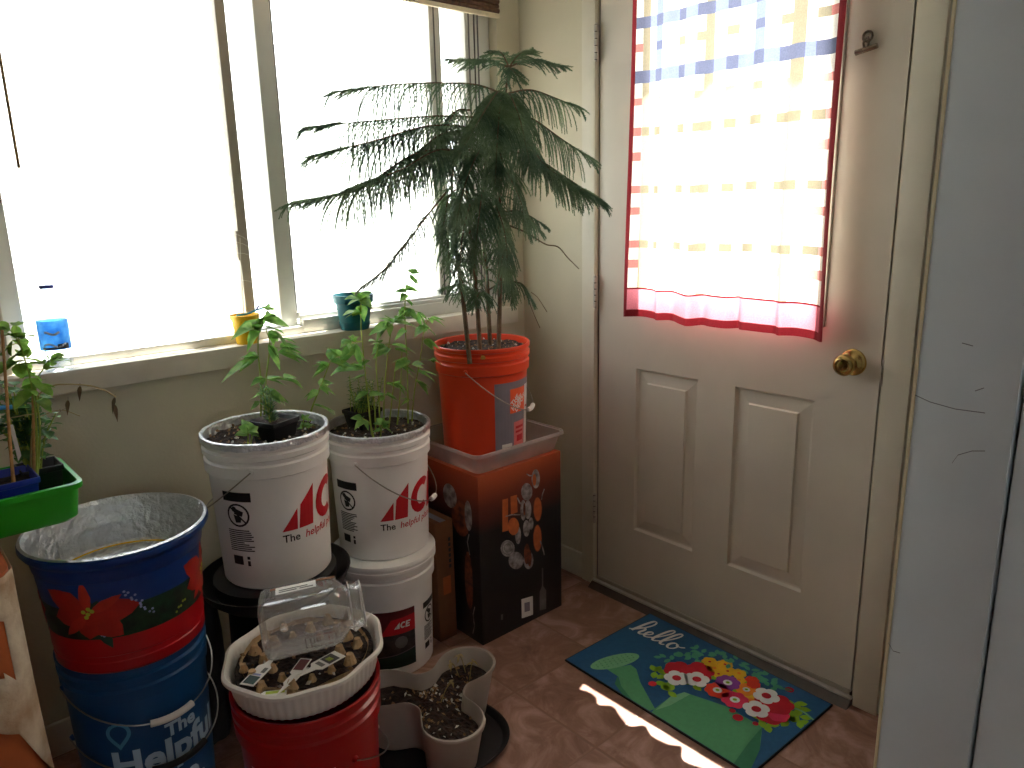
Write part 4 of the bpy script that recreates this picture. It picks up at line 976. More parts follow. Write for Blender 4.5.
# ------------------------------------------------------------ tall fir-like plant
random.seed(31)
soil('potting_soil', (CD[0], CD[1], CD[2]+.344), .1425, 'dark soil with crumbs in the orange bucket', 17, .008, 90)
pine = thing('norfolk_pine', (CD[0], CD[1], CD[2]+.34), 'tall fir like potted plant with drooping needled branches in front of the window corner', 'plant')
YP_ = CD[1]
trunks = [[(469, 338), (462, 290), (454, 235), (452, 180), (456, 140)], [(480, 338), (476, 290), (470, 230), (466, 160), (474, 125)], [(498, 336), (500, 280), (499, 220), (502, 150), (505, 100), (509, 66)], [(490, 337), (487, 280), (483, 220), (486, 160), (490, 120)]]
ty0 = [-.40, -.34, -.38, -.30]
tb = MB(); tp = []
for t, y in zip(trunks, ty0):
    q = [at(px, py, y+(YP_+.01-y)*.25*i) for i, (px, py) in enumerate(t)]; q[0].z = CD[2]+.325; s = spline(q, 6); tp.append(s)
    tb.tube(s, [.0075-.0045*i/len(s) for i in range(len(s))], 7)
tb.build('trunk', 'bark', pine)
def spray(b, p, d, L, m=0, nr=.0016, nl=.0105, step=.0023, dr=.34):     # one hanging twig set with needles
    n = 5; pts = [Vector(p)]; d = Vector(d).normalized()
    for i in range(n): d = (d + Vector((0, 0, -dr))).normalized(); pts.append(pts[-1]+d*(L/n))
    b.tube(pts, [nr*1.25, nr*1.1, nr, nr, nr*.8, nr*.5], 3, m, False)
    t = 0; tot = L; k_ = 0
    while t < tot:
        i = min(n-1, int(t/tot*n)); c = pts[i].lerp(pts[i+1], t/tot*n-i); ax = (pts[i+1]-pts[i]).normalized()
        a = k_*2.4; o = ax.orthogonal().normalized(); s = ax.cross(o)
        r = (o*math.cos(a)+s*math.sin(a)); tip = c + (r*.75+ax*.75)*nl*(1-.45*t/tot); h = ax.cross(r)*.0015
        k = len(b.v); b.v += [c-h, c+h, tip]; b.f.append((k, k+1, k+2)); b.mi.append(m); t += step; k_ += 1
def branch(name, pts, L=.075, side=1., dens=.0075, tip=1., m='needle', start=.12, up=0., back=.35, dr=.34):
    s = spline(pts, 10); b = MB(); lens = [0]
    for i in range(1, len(s)): lens.append(lens[-1]+(s[i]-s[i-1]).length)
    T = lens[-1]
    b.tube(s, [.0032-.0022*l_/T for l_ in lens], 5, 1)
    t = T*start; k = 0; dens *= .62
    while t < T:
        i = max(j for j in range(len(s)-1) if lens[j] <= t); f = (t-lens[i])/max(1e-6, lens[i+1]-lens[i]); p = s[i].lerp(s[i+1], f); d = (s[i+1]-s[i]).normalized()
        h = d.cross(Vector((0, 0, 1))); h = h.normalized() if h.length > .05 else Vector((1, 0, 0))
        sg = 1 if k % 2 else -1; q = t/T
        l_ = 1.12*L*(.55+.6*math.sin(PI*min(1, q*.95+.05))**.8)*random.uniform(.75, 1.15)*(1 if q < .85 else .75)
        dd = h*sg*side*random.uniform(.5, 1.0) + d*(back+.45*q) + Vector((0, 0, up+random.uniform(-.25, .15)))
        spray(b, p, dd if q < .8 else dd*.7+d*.5+Vector((0, 0, .15)), l_, dr=dr if q < .8 else .10); t += dens*random.uniform(.8, 1.2); k += 1
    for j in range(3): spray(b, s[-1], (s[-1]-s[-4]).normalized()+Vector((random.uniform(-.3, .3), random.uniform(-.3, .3), random.uniform(0, .3))), L*.55*tip, dr=dr*.6)
    return b.build(name, [m, 'bark'], pine, smooth=False)
def pb(name, seq, **k): return branch(name, [at(x, y, yy) for x, y, yy in seq], **k)
Y = YP_
# crown whorl
pb('top_branch', [(509, 67, Y), (485, 60, Y-.02), (452, 60, Y-.03)], L=.058, up=.05, dr=.12, back=.8)
pb('top_branch', [(509, 67, Y), (530, 60, Y-.05), (562, 66, Y-.09)], L=.06, dr=.12, back=.8)
pb('top_branch', [(509, 67, Y), (520, 54, Y+.05), (532, 50, Y+.08)], L=.05, dr=.1, back=.8)
pb('top_branch', [(509, 67, Y), (500, 52, Y+.06), (487, 55, Y+.09)], L=.045, dr=.1, back=.8)
pb('top_branch', [(509, 67, Y), (514, 72, Y-.07), (522, 80, Y-.11)], L=.045, dr=.12, back=.8)
# second whorl
pb('branch', [(504, 94, Y), (470, 84, Y), (400, 84, Y-.01), (335, 92, Y-.02)], L=.10, dens=.011, dr=.55)
pb('branch', [(505, 94, Y), (530, 90, Y-.08), (555, 98, Y-.14), (577, 107, Y-.17)], L=.09, dens=.011, dr=.5)
pb('branch', [(504, 96, Y), (498, 92, Y-.10), (484, 112, Y-.20), (462, 150, Y-.26)], L=.095, dens=.006)
pb('branch', [(505, 96, Y), (510, 95, Y-.10), (520, 120, Y-.20), (530, 165, Y-.26)], L=.095, dens=.006)
pb('branch', [(504, 97, Y), (501, 100, Y-.14), (498, 130, Y-.24), (495, 185, Y-.29)], L=.10, dens=.0055)
# third whorl
pb('branch', [(486, 118, Y), (440, 116, Y+.02), (370, 121, Y+.02), (308, 127, Y+.02)], L=.095, dens=.011, dr=.55)
pb('branch', [(484, 128, Y), (430, 126, Y-.04), (370, 142, Y-.07), (312, 156, Y-.1)], L=.115, dens=.0105, dr=.55)
pb('branch', [(506, 118, Y), (530, 118, Y-.10), (560, 138, Y-.18), (590, 158, Y-.22)], L=.10, dens=.011, dr=.55)
pb('branch', [(500, 135, Y), (520, 135, Y-.16), (545, 165, Y-.26), (572, 185, Y-.31), (602, 203, Y-.34)], L=.09, dens=.006)
pb('branch', [(505, 150, Y), (535, 158, Y-.12), (570, 180, Y-.2), (600, 200, Y-.24)], L=.085, dens=.0065)
# fourth whorl
pb('branch', [(476, 150, Y), (420, 152, Y-.08), (370, 182, Y-.12), (330, 196, Y-.15), (296, 202, Y-.18)], L=.11, dens=.008, dr=.5)
pb('branch', [(470, 160, Y), (440, 150, Y-.12), (400, 170, Y-.18), (352, 188, Y-.2)], L=.10, dens=.010, dr=.5)
pb('branch', [(465, 130, Y), (440, 135, Y-.06), (415, 155, Y-.08)], L=.08)
pb('branch', [(490, 150, Y), (480, 150, Y-.12), (465, 185, Y-.18), (455, 230, Y-.2)], L=.09, dens=.0062)
pb('branch', [(495, 170, Y), (505, 170, Y-.12), (520, 200, Y-.18), (528, 228, Y-.2)], L=.085, dens=.0062)
pb('branch', [(485, 190, Y), (482, 195, Y-.1), (478, 225, Y-.16), (474, 262, Y-.17)], L=.085, dens=.0065)
pb('branch', [(492, 200, Y), (496, 205, Y-.08), (505, 235, Y-.12), (508, 270, Y-.13)], L=.08, dens=.007)
pb('branch', [(470, 110, Y), (455, 112, Y-.02), (446, 135, Y-.02), (444, 165, Y-.02)], L=.08, dens=.0075)
pb('branch', [(455, 190, Y), (448, 200, Y-.06), (442, 235, Y-.08)], L=.07)
# lower whorls, partly bare
pb('bare_branch', [(452, 185, Y), (430, 212, Y-.04), (405, 245, Y-.06), (382, 272, Y-.06), (366, 284, Y-.06)], L=.075, dens=.013, m='needle_grey', dr=.2, start=.3, back=.6)
pb('branch', [(500, 212, Y), (522, 212, Y-.08), (540, 230, Y-.12)], L=.06)
pb('branch', [(502, 215, Y), (525, 214, Y-.05), (545, 226, Y-.08)], L=.045)
bb = MB(); bb.tube(spline([at(500, 222, Y), at(525, 232, Y-.06), at(545, 244, Y-.1), at(558, 247, Y-.12), at(568, 258, Y-.13), at(579, 269, Y-.14)], 8), [.003-.0018*i/40 for i in range(41)], 6); bb.build('bare_branch', 'bark', pine)
pb('branch', [(488, 290, Y), (505, 282, Y-.06), (522, 284, Y-.1), (532, 300, Y-.12)], L=.06, dens=.009)
pb('branch', [(478, 296, Y), (462, 284, Y-.06), (446, 288, Y-.1)], L=.055, dens=.009)
pb('branch', [(484, 296, Y), (480, 292, Y-.08), (474, 305, Y-.12)], L=.06, dens=.008)
pb('branch', [(495, 250, Y), (500, 250, Y-.08), (508, 275, Y-.11), (512, 300, Y-.11)], L=.06, dens=.009)
pb('branch', [(462, 240, Y), (455, 240, Y-.05), (448, 262, Y-.06)], L=.05, dens=.01)
for seq in ([(527, 296, Y-.1), (533, 312, Y-.11), (540, 328, Y-.11)], [(531, 292, Y-.1), (538, 298, Y-.11), (547, 312, Y-.11)]):
    bb = MB(); bb.tube(spline([at(*q) for q in seq], 6), .0012, 5); bb.build('bare_twig', 'needle_brown', pine)
for seq, L_ in (([(476, 200, Y), (470, 205, Y-.1), (462, 240, Y-.15), (460, 285, Y-.16)], .085), ([(494, 220, Y), (498, 226, Y-.08), (506, 255, Y-.12), (512, 292, Y-.12)], .085), ([(458, 200, Y), (452, 206, Y-.08), (448, 235, Y-.1), (450, 270, Y-.1)], .07)):
    pb('branch', seq, L=L_, dens=.008)
hb = MB()                      # short foliage close to the trunks
for s in tp:
    for i in range(6, len(s)):
        for _ in range(4):
            a = random.uniform(0, 2*PI); spray(hb, s[i], (math.cos(a), math.sin(a), random.uniform(-.3, .5)), random.uniform(.04, .085))
hb.build('trunk_foliage', 'needle', pine, smooth=False)
low = MB()                     # crumbly bits and low sprouts at the rim
for i in range(26):
    p = at(485, 343, -.41)+Vector((random.uniform(-.02, .085), random.uniform(-.02, .05), 0)); p.z = CD[2]+.338; s = random.uniform(.004, .009)
    low.lathe([(.0005, -.004), (s, 0), (s*.7, s), (.0005, s*1.3)], p, 6, fn=lambda a, z: 1+.25*math.sin(3*a+i))
tag(low.build('moss_clump', 'crumb', sharp=20), 'orange and green crumbly clumps on the soil of the orange bucket', 'moss')

# ------------------------------------------------------------ seedlings
def sprig(name, loc, label, stems, leaves, W=.022, leafmat='leaf_pepper', stemmat='stem_green', r=.0022, jit=.03, shape='ovate', group=None, yy=None, seed=1, droop=.22):
    random.seed(seed); t = thing(name, loc, label, 'plant', group); sp = []
    for st in stems:
        y = st[0]; q = [at(px, py, y+(random.uniform(-.012, .012) if i else 0)) for i, (px, py) in enumerate(st[1:])]
        if q[0].z > loc[2]-.006: q[0].z = loc[2]-.006
        s = spline(q, 6); sp.append(s); MB().tube(s, [r*(1.15-.6*i/len(s)) for i in range(len(s))], 6).build('stem', stemmat, t)
    b = MB()
    for lv in leaves:
        px, py, qx, qy = lv[:4]; w_ = (lv[4] if len(lv) > 4 else W)*(1.1 if shape == 'round' else 1.6)
        base0 = at(px, py, loc[1]); pool = [p for s in sp for p in s]
        near = min(pool, key=lambda p: math.hypot(p.x-base0.x, p.z-base0.z)); y = near.y + random.uniform(-jit, jit)
        b0 = at(px, py, near.y); tip = at(qx, qy, y)
        if (near-b0).length > .003: b.tube([near, near.lerp(b0, .5)+Vector((0, 0, .003)), b0], .0009, 5, 1)
        b.leaf(b0, tip, w_, (random.uniform(-.5, .5), random.uniform(-.7, -.1), 1), droop, shape=shape)
        for _ in range(2): b.leaf(b0, b0+(tip-b0)*random.uniform(.5, .7)+Vector((random.uniform(-.02, .02), random.uniform(-.03, .03), random.uniform(-.012, .02))), w_*.75, (random.uniform(-.5, .5), random.uniform(-.5, .5), 1), droop, shape=shape)
    b.build('foliage', [leafmat, stemmat], t, smooth=True, sharp=80)
    return t
zA, zB = CA[2]+.348, CB[2]+.348
soil('potting_soil', (CA[0], CA[1], zA), .1415, 'dark flecked soil in the left white bucket', 2, .010, 110)
soil('potting_soil', (CB[0], CB[1], zB), .1415, 'dark soil in the right white bucket', 3, .008, 80)
sprig('seedling', (CA[0]+.01, CA[1]+.06, zA), 'tall two stemmed seedling at the back of the left white bucket, before the yellow pot',
      [(-.31, (260, 424), (261, 385), (258, 350), (260, 328), (268, 310)), (-.315, (263, 424), (266, 380), (270, 345), (266, 330))],
      [(258, 322, 230, 334), (262, 318, 246, 346, .02), (262, 318, 290, 322), (266, 310, 275, 305, .012), (270, 338, 296, 336), (272, 330, 294, 352, .02), (268, 345, 280, 366), (258, 356, 242, 358), (254, 358, 220, 374, .018), (262, 378, 250, 384, .014), (278, 352, 308, 356, .026), (280, 348, 300, 342, .02), (268, 380, 300, 376), (284, 378, 303, 384), (260, 395, 249, 398, .014), (265, 390, 288, 396), (268, 392, 286, 402), (260, 402, 250, 408, .012), (268, 316, 276, 312, .01), (268, 310, 262, 304, .01), (258, 330, 240, 322), (268, 328, 284, 330)], W=.024, seed=3)
sprig('seedling', (CA[0]+.10, CA[1]+.04, zA), 'leaning thin seedling at the right edge of the left white bucket',
      [(-.34, (306, 430), (312, 408), (320, 388), (327, 370), (331, 360))], [(331, 362, 356, 362), (329, 364, 312, 374), (320, 386, 336, 392, .018), (322, 384, 334, 380, .018), (318, 390, 306, 398, .014), (314, 405, 336, 410, .016), (327, 366, 316, 358, .016), (340, 356, 329, 346, .014), (330, 360, 340, 344, .016)], seed=5, W=.02)
sprig('sprout', (CA[0]-.03, CA[1]-.07, zA), 'low bright sprout in the soil, left of the small black pot', [(-.45, (247, 440), (248, 432)), (-.45, (249, 440), (252, 434))], [(248, 432, 238, 424, .018), (248, 431, 258, 424, .02), (249, 431, 248, 418, .018), (247, 434, 234, 432, .014), (250, 434, 258, 434, .016)], seed=6)
sprig('sprout', (CA[0]+.085, CA[1]-.03, zA), 'low small sprout in the soil, right of the small black pot', [(-.40, (302, 434), (303, 424), (304, 416)), (-.4, (304, 434), (307, 424))], [(303, 424, 297, 416, .01), (304, 420, 310, 412, .01), (304, 425, 312, 424, .01), (303, 428, 296, 428, .01), (306, 426, 310, 432, .01)], seed=7, r=.0016)
# square black pot sunk in the left bucket
pp = at(277, 441, -.452); pp.z = zA-.012; hp, hb_ = .041, .031
def sq(c, h, z, a=.35): return [(c.x+h*1.414*math.cos(a+PI/4+k*PI/2), c.y+h*1.414*math.sin(a+PI/4+k*PI/2), z) for k in range(4)]
pp.y += .035; pp.x += .012
def square_pot(name, c, h0, h1, H, m_, label, cat='pot', a=.35, group=None):
    b = MB().rings([sq(c, h0, c.z, a), sq(c, h1*.97, c.z+H-.012, a), sq(c, h1*1.04, c.z+H-.011, a), sq(c, h1*1.05, c.z+H, a), sq(c, h1*.98, c.z+H, a), sq(c, h0*.9, c.z+.006, a)], True, (True, True))
    return tag(b.build(name, m_, bevel=.0012), label, cat, group)
square_pot('square_pot', pp, hb_, hp, .062, 'black_plastic', 'small square black pot sunk in the soil of the left white bucket')
tag(MB().rings([sq(pp, .037, pp.z+.04), sq(pp, .037, pp.z+.052), sq(pp, .02, pp.z+.056)], True, (True, True)).build('potting_soil', 'soil'), 'soil in the small square black pot of the left bucket', 'soil', None, 'stuff')
hbp = thing('herb', (pp.x, pp.y, pp.z+.05), 'small upright needle leaved herb in the square black pot', 'plant'); b = MB(); s_ = MB(); random.seed(9)
for k in range(6):
    q0 = Vector((pp.x+random.uniform(-.015, .015), pp.y+random.uniform(-.015, .015), pp.z+.05)); q1 = q0+Vector((random.uniform(-.018, .018), random.uniform(-.018, .018), random.uniform(.05, .10))); s_.tube([q0, q1], .0012, 5)
    for j in range(34):
        p = q0.lerp(q1, .08+j/36); a = j*2.4; b.leaf(p, p+Vector((math.cos(a)*.018, math.sin(a)*.018, .011)), .0045, shape='thin', droop=.1)
s_.build('stem', 'stem_green', hbp); b.build('foliage', 'leaf_dark', hbp)
sprig('seedling', (CB[0]-.02, CB[1]-.02, zB), 'tallest seedling of the right white bucket, rising before the teal pot',
      [(-.31, (372, 436), (368, 400), (364, 360), (361, 325), (361, 298)), (-.30, (376, 436), (374, 400), (366, 380))],
      [(361, 300, 344, 294, .022), (361, 300, 372, 306, .026), (361, 298, 370, 292, .02), (361, 298, 356, 290, .018), (360, 312, 342, 310, .022), (361, 305, 364, 318, .02), (354, 345, 338, 362, .022), (354, 342, 348, 332, .016), (352, 344, 362, 364, .024), (350, 340, 340, 344, .016), (364, 368, 336, 366, .022), (348, 366, 330, 372, .02), (366, 375, 350, 380, .018), (368, 392, 354, 398, .018), (370, 396, 384, 392, .016), (362, 365, 370, 358, .014)], seed=11, W=.022)
sprig('seedling', (CB[0]+.02, CB[1]+.01, zB), 'middle seedling of the right white bucket with broad flat leaves',
      [(-.29, (384, 434), (384, 400), (386, 370), (389, 345), (392, 326)), (-.30, (380, 436), (379, 400), (376, 365), (378, 345)), (-.29, (396, 436), (400, 395), (402, 350)), (-.285, (388, 434), (392, 400), (396, 360))],
      [(392, 324, 368, 330, .026), (388, 322, 376, 338, .024), (392, 322, 418, 322, .022), (392, 322, 384, 312, .018), (396, 320, 404, 314, .018), (384, 345, 372, 350, .022), (380, 343, 368, 336, .02), (390, 348, 372, 354, .02), (392, 345, 416, 346, .02), (396, 350, 410, 352, .02), (386, 384, 404, 386, .018), (396, 364, 414, 372, .024), (394, 382, 408, 396, .026), (384, 396, 376, 402, .014), (386, 394, 398, 398, .014)], seed=12, W=.022)
sprig('seedling', (CB[0]+.075, CB[1]+.0, zB), 'right seedling of the right white bucket, reaching in front of the orange bucket',
      [(-.29, (408, 436), (408, 400), (407, 360), (405, 320), (406, 292), (412, 275)), (-.285, (411, 436), (414, 395), (420, 360), (424, 328))],
      [(412, 274, 424, 270, .022), (410, 276, 418, 282, .018), (406, 292, 396, 288, .022), (406, 290, 416, 286, .022), (406, 294, 400, 300, .018), (405, 300, 412, 304, .018), (406, 310, 418, 318, .024), (418, 312, 428, 330, .03), (404, 316, 398, 308, .02), (408, 308, 398, 314, .018), (424, 326, 436, 332, .024), (424, 328, 414, 334, .022), (430, 318, 446, 324, .018), (406, 330, 394, 338, .022), (408, 360, 394, 366, .024), (412, 364, 424, 366, .018), (418, 372, 438, 380, .026), (432, 360, 442, 362, .02), (415, 380, 428, 390, .026), (410, 400, 400, 404, .014), (424, 340, 440, 346, .02)], seed=13, W=.022)
sprig('sprout', (CB[0]-.015, CB[1]-.06, zB), 'low sprout at the front of the right white bucket', [(-.35, (380, 438), (382, 425)), (-.345, (374, 438), (370, 424), (362, 418))], [(382, 425, 390, 418, .016), (382, 424, 376, 416, .016), (382, 427, 392, 428, .014), (362, 418, 350, 416, .014), (364, 420, 354, 426, .014), (381, 430, 372, 430, .012)], seed=14)
pq = Vector((CB[0]-.005, CB[1]+.07, zB-.015))
square_pot('square_pot', pq, .030, .040, .068, 'black_plastic', 'small square black pot at the back of the right white bucket', a=.2)
hq = thing('herb', (pq.x, pq.y, pq.z+.055), 'dense fine leaved herb in the pot at the back of the right bucket', 'plant'); b = MB(); s_ = MB(); random.seed(15)
for k in range(22):
    q0 = Vector((pq.x+random.uniform(-.028, .028), pq.y+random.uniform(-.028, .028), pq.z+.05)); q1 = q0+Vector((random.uniform(-.035, .035), random.uniform(-.035, .02), random.uniform(.05, .115))); s_.tube([q0, q1], .001, 4)
    for j in range(18):
        p = q0.lerp(q1, .25+.75*j/18); a = j*2.4+k; b.leaf(p, p+Vector((math.cos(a)*.014, math.sin(a)*.014, .006)), .006, droop=.3)
s_.build('stem', 'stem_green', hq); b.build('foliage', 'leaf_dark', hq)

# ------------------------------------------------------------ things on the sill
SZ = WZ0+.0006
yc = Vector((0, 0, 0)); yc = at(247, 340, -.102); yc.z = SZ
yp = MB().lathe([(.004, 0), (.027, 0), (.0285, .002), (.036, .066), (.0395, .067), (.041, .079), (.0385, .0795), (.035, .068), (.026, .004), (.004, .004)], yc, 8, fn=lambda a, z: 1+.02*math.cos(8*a)).build('flower_pot', 'yellow_pot', sharp=50)
tag(yp, 'small yellow pot on the window sill', 'pot')
bt = thing('forked_label', (yc.x, yc.y, SZ+.075), 'pale blue forked twig lying over the yellow pot', 'plant marker')
q = [yc+Vector((-.026, -.01, .080)), yc+Vector((.004, -.012, .0815)), yc+Vector((.028, -.01, .088)), yc+Vector((.055, -.012, .094))]
MB().tube(spline(q, 5), .0028, 6).build('bar', 'sky_blue', bt); MB().tube([q[2], q[2]+Vector((.012, 0, .012))], .002, 6).tube([q[3], q[3]+Vector((.012, -.005, -.004))], .0018, 6).tube([q[3], q[3]+Vector((.012, .0, .008))], .0018, 6).build('fork', 'blue_pot', bt)
ds = thing('dry_seedling', (yc.x, yc.y, SZ+.07), 'thin pale dry stem rising from the yellow pot before the window stile', 'plant')
q = [yc+Vector((-.002, .01, .06)), at(243, 300, -.085), at(241, 270, -.08), at(240, 238, -.08)]; b = MB().tube(spline(q, 6), .0011, 5)
for (x0, y0, x1, y1) in ((236, 234, 250, 242), (236, 242, 251, 248), (237, 253, 252, 256), (241, 280, 256, 284)): b.tube([at(x0, y0, -.07), at((x0+x1)/2, (y0+y1)/2-1, -.072), at(x1, y1, -.075)], .0009, 4)
b.build('stem', 'stem_pale', ds)
tl = at(355, 325, -.114); tl.z = SZ
tpot = thing('flower_pot', tl, 'round teal pot standing on the window sill', 'pot')
MB().lathe([(.004, .012), (.041, .012), (.0435, .016), (.0525, .078), (.0585, .080), (.0605, .104), (.057, .1045), (.051, .082), (.040, .018), (.004, .018)], tl, 48).build('pot_body', 'teal_pot', tpot, sharp=40)
MB().lathe([(.004, 0), (.0415, 0), (.0445, .012), (.0462, .021), (.0445, .0215), (.0425, .012), (.004, .0115)], tl, 48).build('drip_saucer', 'teal_pot', tpot, sharp=40)
bc = at(59, 365, -.104); bc.z = SZ
bo = thing('water_bottle', bc, 'clear water bottle with a blue label on the window sill', 'bottle')
MB().lathe([(.004, .004), (.02, .001), (.028, 0), (.0315, .006), (.032, .03), (.0305, .034), (.032, .038), (.032, .048), (.0315, .05), (.0315, .118), (.032, .121), (.0315, .128), (.028, .150), (.019, .170), (.0125, .180), (.0125, .194)], bc, 40).build('bottle_body', 'bottle_plastic', bo)
MB().lathe([(.0318, .051), (.0322, .052), (.0322, .117), (.0318, .118)], bc, 40).build('label_band', 'water_label', bo)
lfn = lambda s, t: Vector((bc.x+.0326*math.cos(theta0(bc.x, bc.y)+s/.0326), bc.y+.0326*math.sin(theta0(bc.x, bc.y)+s/.0326), bc.z+.05+t))
decal('label_wave', ribbon([(-.025+.004*i, .012+.004*math.sin(i*.6)) for i in range(13)], .004)+ribbon([(-.02+.004*i, .040+.003*math.sin(i*.8+1)) for i in range(9)], .005), lfn, 'white_label', bo, cut=.006)
decal('label_foot', [rect(-.03, .003, .03, .008), rect(.004, .008, .03, .015)], lfn, 'photo_dark', bo, cut=.006)
cp_ = MB().lathe([(.0135, .188), (.0142, .190), (.0142, .204), (.013, .206), (.003, .206)], bc, 24).build('cap', 'bottle_plastic', bo); MB().lathe([(.0146, .1915), (.0150, .193), (.0150, .196), (.0146, .1975)], bc, 24).build('cap_ring', 'blue_pot', cp_)

# ------------------------------------------------------------ left corner: paper covered box, green tray and its plants
TRX1, TRY0 = -1.583, -.574           # right front upper corner of the tray
sk_ = thing('cardboard_tub', (-1.9, -.62, 0), 'tall rust brown cardboard tub with torn whitish paper under the green tray', 'box')
SX1, SY0 = -1.705, -.66
def drum(z, g=0):
    out = []
    for (x, y, n_, s) in rr_rect(-1.90, -.60, .195, .17, .05, z) if False else [(*p, 0) for p in rr_rect(-1.913, -.575, .178+g, .15+g, .05, z)]: out.append((x, y, n_))
    return out
MB().rings([drum(.0), drum(.3, .002), drum(.55, .001), drum(.772)], True, (True, True)).build('tub_body', 'rust_card', sk_, sharp=60)
pap = MB(); cols_ = 36; rowsz = 26; grid = []
per = drum(0, .004)
def along(s, g, z):     # walk the front and the right side of the tub
    pts = [(-2.068, -.7265-g), (-1.786, -.7265-g), (-1.750, -.712-g), (-1.7335+g, -.68), (-1.7315+g, -.45)]
    L = [math.dist(pts[i], pts[i+1]) for i in range(4)]; t = s*sum(L)
    for i in range(4):
        if t <= L[i] or i == 3: f = min(1, t/L[i]); return Vector((pts[i][0]+(pts[i+1][0]-pts[i][0])*f, pts[i][1]+(pts[i+1][1]-pts[i][1])*f, z))
        t -= L[i]
for i in range(cols_+1):
    s = i/cols_; lo = .52 + .02*math.sin(s*9) + .012*math.sin(s*31+1) - .22*max(0, .16-abs(s-.66))/.16; colp = []
    for j in range(rowsz+1):
        z = lo+(.766-lo)*j/rowsz; g = .003+.008*(1-j/rowsz)**3; colp.append(along(s, g, z))
    grid.append(colp)
pap.v = [p for colp in grid for p in colp]; nr_ = rowsz+1
for i in range(cols_):
    for j in range(rowsz):
        zc = grid[i][j].z; s = (i+.5)/cols_
        if .40 < s < .54 and .60 < zc < .70 and (s-.47)**2/.0049+(zc-.65)**2/.0025 < 1+.4*math.sin(s*90): continue
        pap.f.append((i*nr_+j, (i+1)*nr_+j, (i+1)*nr_+j+1, i*nr_+j+1)); pap.mi.append(0)
pap.build('torn_paper', 'torn_paper', sk_, thick=.0012)
tw, td = .42, .215
cx_, cy_ = TRX1-tw/2, TRY0+td/2
gt = thing('seed_tray', (cx_, cy_, .7735), 'bright green plastic tray of small pots at the left edge', 'tray')
MB().rings([rr_rect(cx_, cy_, tw/2-.022, td/2-.022, .02, .774), rr_rect(cx_, cy_, tw/2-.014, td/2-.014, .02, .782), rr_rect(cx_, cy_, tw/2-.007, td/2-.007, .02, .838), rr_rect(cx_, cy_, tw/2, td/2, .022, .840), rr_rect(cx_, cy_, tw/2, td/2, .022, .850), rr_rect(cx_, cy_, tw/2-.008, td/2-.008, .02, .851), rr_rect(cx_, cy_, tw/2-.02, td/2-.02, .018, .784), rr_rect(cx_, cy_, tw/2-.03, td/2-.03, .015, .779)], True, (True, True)).build('tray_body', 'green_tray', gt, sharp=40)
TZ = .7795
p1 = Vector((-1.700, -.500, TZ)); square_pot('square_pot', p1, .040, .048, .092, 'blue_pot', 'dark blue square pot at the front of the green tray', a=.02)
tag(MB().rings([sq(p1, .043, TZ+.06, .02), sq(p1, .043, TZ+.078, .02), sq(p1, .02, TZ+.082, .02)], True, (True, True)).build('potting_soil', 'soil'), 'soil in the dark blue square pot', 'soil', None, 'stuff')
p2 = Vector((-1.790, -.520, TZ)); yl = tag(MB().lathe([(.004, 0), (.034, 0), (.036, .003), (.0415, .10), (.0435, .101), (.0435, .112), (.040, .112), (.034, .006), (.004, .006)], p2, 32).build('flower_pot', 'yellow_pot', sharp=40), 'yellow pot at the far left of the green tray', 'pot')
MB().lathe([(.0408, .088), (.0425, .089), (.0425, .094), (.041, .095)], p2, 32).build('rim_band', 'mat_rubber', yl)
p3 = Vector((-1.632, -.44, TZ)); square_pot('square_pot', p3, .028, .034, .085, 'black_plastic', 'black square pot in the right back corner of the green tray', a=.02)
p4 = Vector((-1.735, -.412, TZ)); square_pot('square_pot', p4, .034, .040, .085, 'black_plastic', 'black square pot behind the dark blue pot in the green tray', a=.02)
for p_, h, lab in ((p3, .03, 'soil in the right back black pot of the green tray'), (p4, .036, 'soil in the black pot behind the blue pot')): tag(MB().rings([sq(p_, h, TZ+.05, .02), sq(p_, h, TZ+.068, .02), sq(p_, h*.5, TZ+.072, .02)], True, (True, True)).build('potting_soil', 'soil'), lab, 'soil', None, 'stuff')
def bush(loc, label, n, R, H, seed, W=.020, lm='leaf_dark', cone=.6):
    random.seed(seed); t = thing('leafy_herb', loc, label, 'plant'); s_ = MB(); b = MB()
    for k in range(n):
        q0 = Vector(loc)+Vector((random.uniform(-.012, .012), random.uniform(-.012, .012), -.004)); a = random.uniform(0, 6.28); rr_ = R*math.sqrt(random.random()); q1 = q0+Vector((rr_*math.cos(a), rr_*math.sin(a), H*random.uniform(.5, 1)))
        q = spline([q0, q0.lerp(q1, .5)+Vector((0, 0, .015)), q1], 6); s_.tube(q, .0013, 5)
        for j in range(3, 13):
            p = q[j]; a2 = j*2.4+k; L = random.uniform(.016, .028); b.leaf(p, p+Vector((math.cos(a2)*L, math.sin(a2)*L, random.uniform(-.008, .010))), W*random.uniform(.7, 1.1), (random.uniform(-.4, .4), random.uniform(-.4, .4), 1), .25)
    s_.build('stem', 'stem_green', t); b.build('foliage', lm, t, sharp=80)
bush((p3.x-.008, p3.y, TZ+.07), 'bushy small leaved herb in the right back corner of the green tray', 30, .055, .185, 41, W=.022)
bush((p4.x, p4.y, TZ+.07), 'bushy small leaved herb behind the dark blue pot', 16, .045, .13, 42)
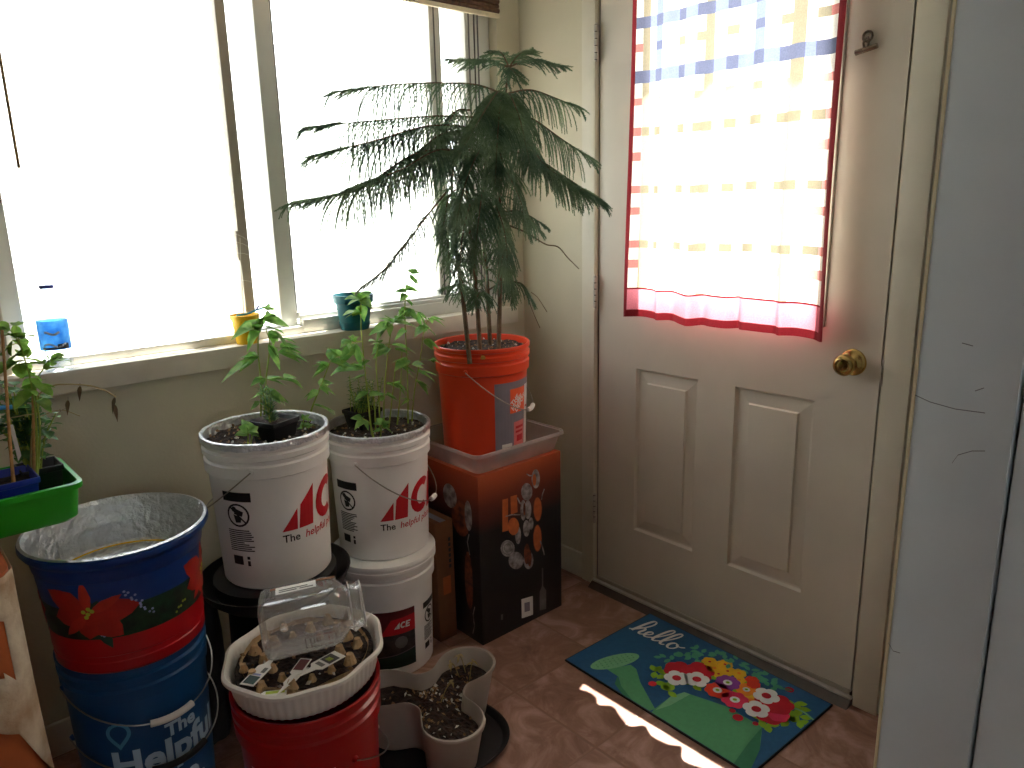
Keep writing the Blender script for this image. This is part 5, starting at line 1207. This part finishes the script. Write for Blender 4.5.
sprig('tomato_seedling', (p1.x+.012, p1.y+.01, TZ+.08), 'tall round leaved seedling by a stake in the dark blue pot',
      [(-.49, (36, 475), (37, 440), (34, 400), (28, 370), (20, 345)), (-.488, (37, 475), (40, 430), (36, 385), (48, 362))],
      [(10, 330, -8, 324, .03), (14, 335, 2, 330, .03), (16, 338, 30, 328, .032), (18, 340, 26, 352, .03), (12, 345, 2, 352, .03), (22, 352, 10, 358, .03), (16, 362, -6, 366, .036), (18, 364, 24, 372, .03), (50, 360, 64, 352, .02), (52, 362, 70, 356, .02), (44, 364, 30, 360, .02), (47, 370, 52, 364, .016), (34, 376, 20, 374, .02), (33, 390, 20, 384, .02), (36, 384, 48, 384, .014), (30, 378, 34, 394, .018), (38, 385, 52, 392, .018), (16, 326, 14, 318, .014), (30, 390, 14, 404, .02), (38, 400, 50, 402, .018)], leafmat='leaf_round', shape='round', seed=21, r=.0018, jit=.04)
tb_ = thing('trailing_seedling', (p1.x-.02, p1.y+.025, TZ+.08), 'thin pale trailing stem with withered leaves arching right over the green tray', 'plant')
s = spline([at(30, 470, -.475), at(35, 405, -.47), at(52, 386, -.48), at(85, 385, -.5), at(104, 390, -.51), at(116, 397, -.515)], 8); s[0].z = TZ+.07
MB().tube(s, [.0015]*len(s), 5).tube(spline([at(36, 418, -.48), at(60, 410, -.49), at(80, 416, -.495)], 6), .001, 4).tube(spline([at(10, 418, -.48), at(26, 415, -.48), at(40, 413, -.48)], 6), .001, 4).build('stem', 'stem_dry', tb_)
b = MB()
for (x0, y0, x1, y1) in ((115, 397, 112, 410), (114, 404, 117, 418), (80, 386, 79, 398), (68, 400, 67, 412), (60, 412, 66, 406)): b.leaf(at(x0, y0, -.512 if x0 > 100 else -.49), at(x1, y1, -.52 if x0 > 100 else -.5), .009, droop=.3); b.tube([at(x0, y0-3, -.512 if x0 > 100 else -.49), at(x0, y0, -.512 if x0 > 100 else -.49)], .0006, 4)
b.build('withered_leaf', 'needle_brown', tb_)
for i, (x0, y0, x1, y1, y) in enumerate(((35, 478, 33, 395, -.478), (10, 480, 2, 330, -.535), (12, 478, 9, 440, -.53))):
    a, c = at(x0, y0, y), at(x1, y1, y); a.z = TZ+(.08 if i == 0 else .045)
    tag(MB().tube([a, c], [.0028, .0024], 6).build('plant_stake', 'wood_stake'), ('thin wooden stake beside the seedling in the dark blue pot', 'tall wooden stake at the left picture edge', 'short wooden stick leaning in the yellow pot')[i], 'stake')
tag(MB().tube([at(-2, 408, -.531), at(12, 407, -.531)], .004, 8).build('plant_clip', 'sky_blue'), 'small sky blue clip on the tall wooden stake at the left edge', 'clip')
lw_ = MB(); a = at(9, 425, -.53); lw_.rings([[a+Vector((0, 0, 0)), a+Vector((.006, -.002, 0)), a+Vector((.010, -.002, -.06)), a+Vector((.004, 0, -.07))], [a+Vector((0, .001, 0)), a+Vector((.006, -.001, 0)), a+Vector((.010, -.001, -.06)), a+Vector((.004, .001, -.07))]], True, (True, True))
tag(lw_.build('plant_marker', 'white_label', smooth=False), 'narrow white plant label standing in the yellow pot at the left edge', 'plant marker')

for o in list(bpy.data.objects):
    if 'bodymat' in o: del o['bodymat']
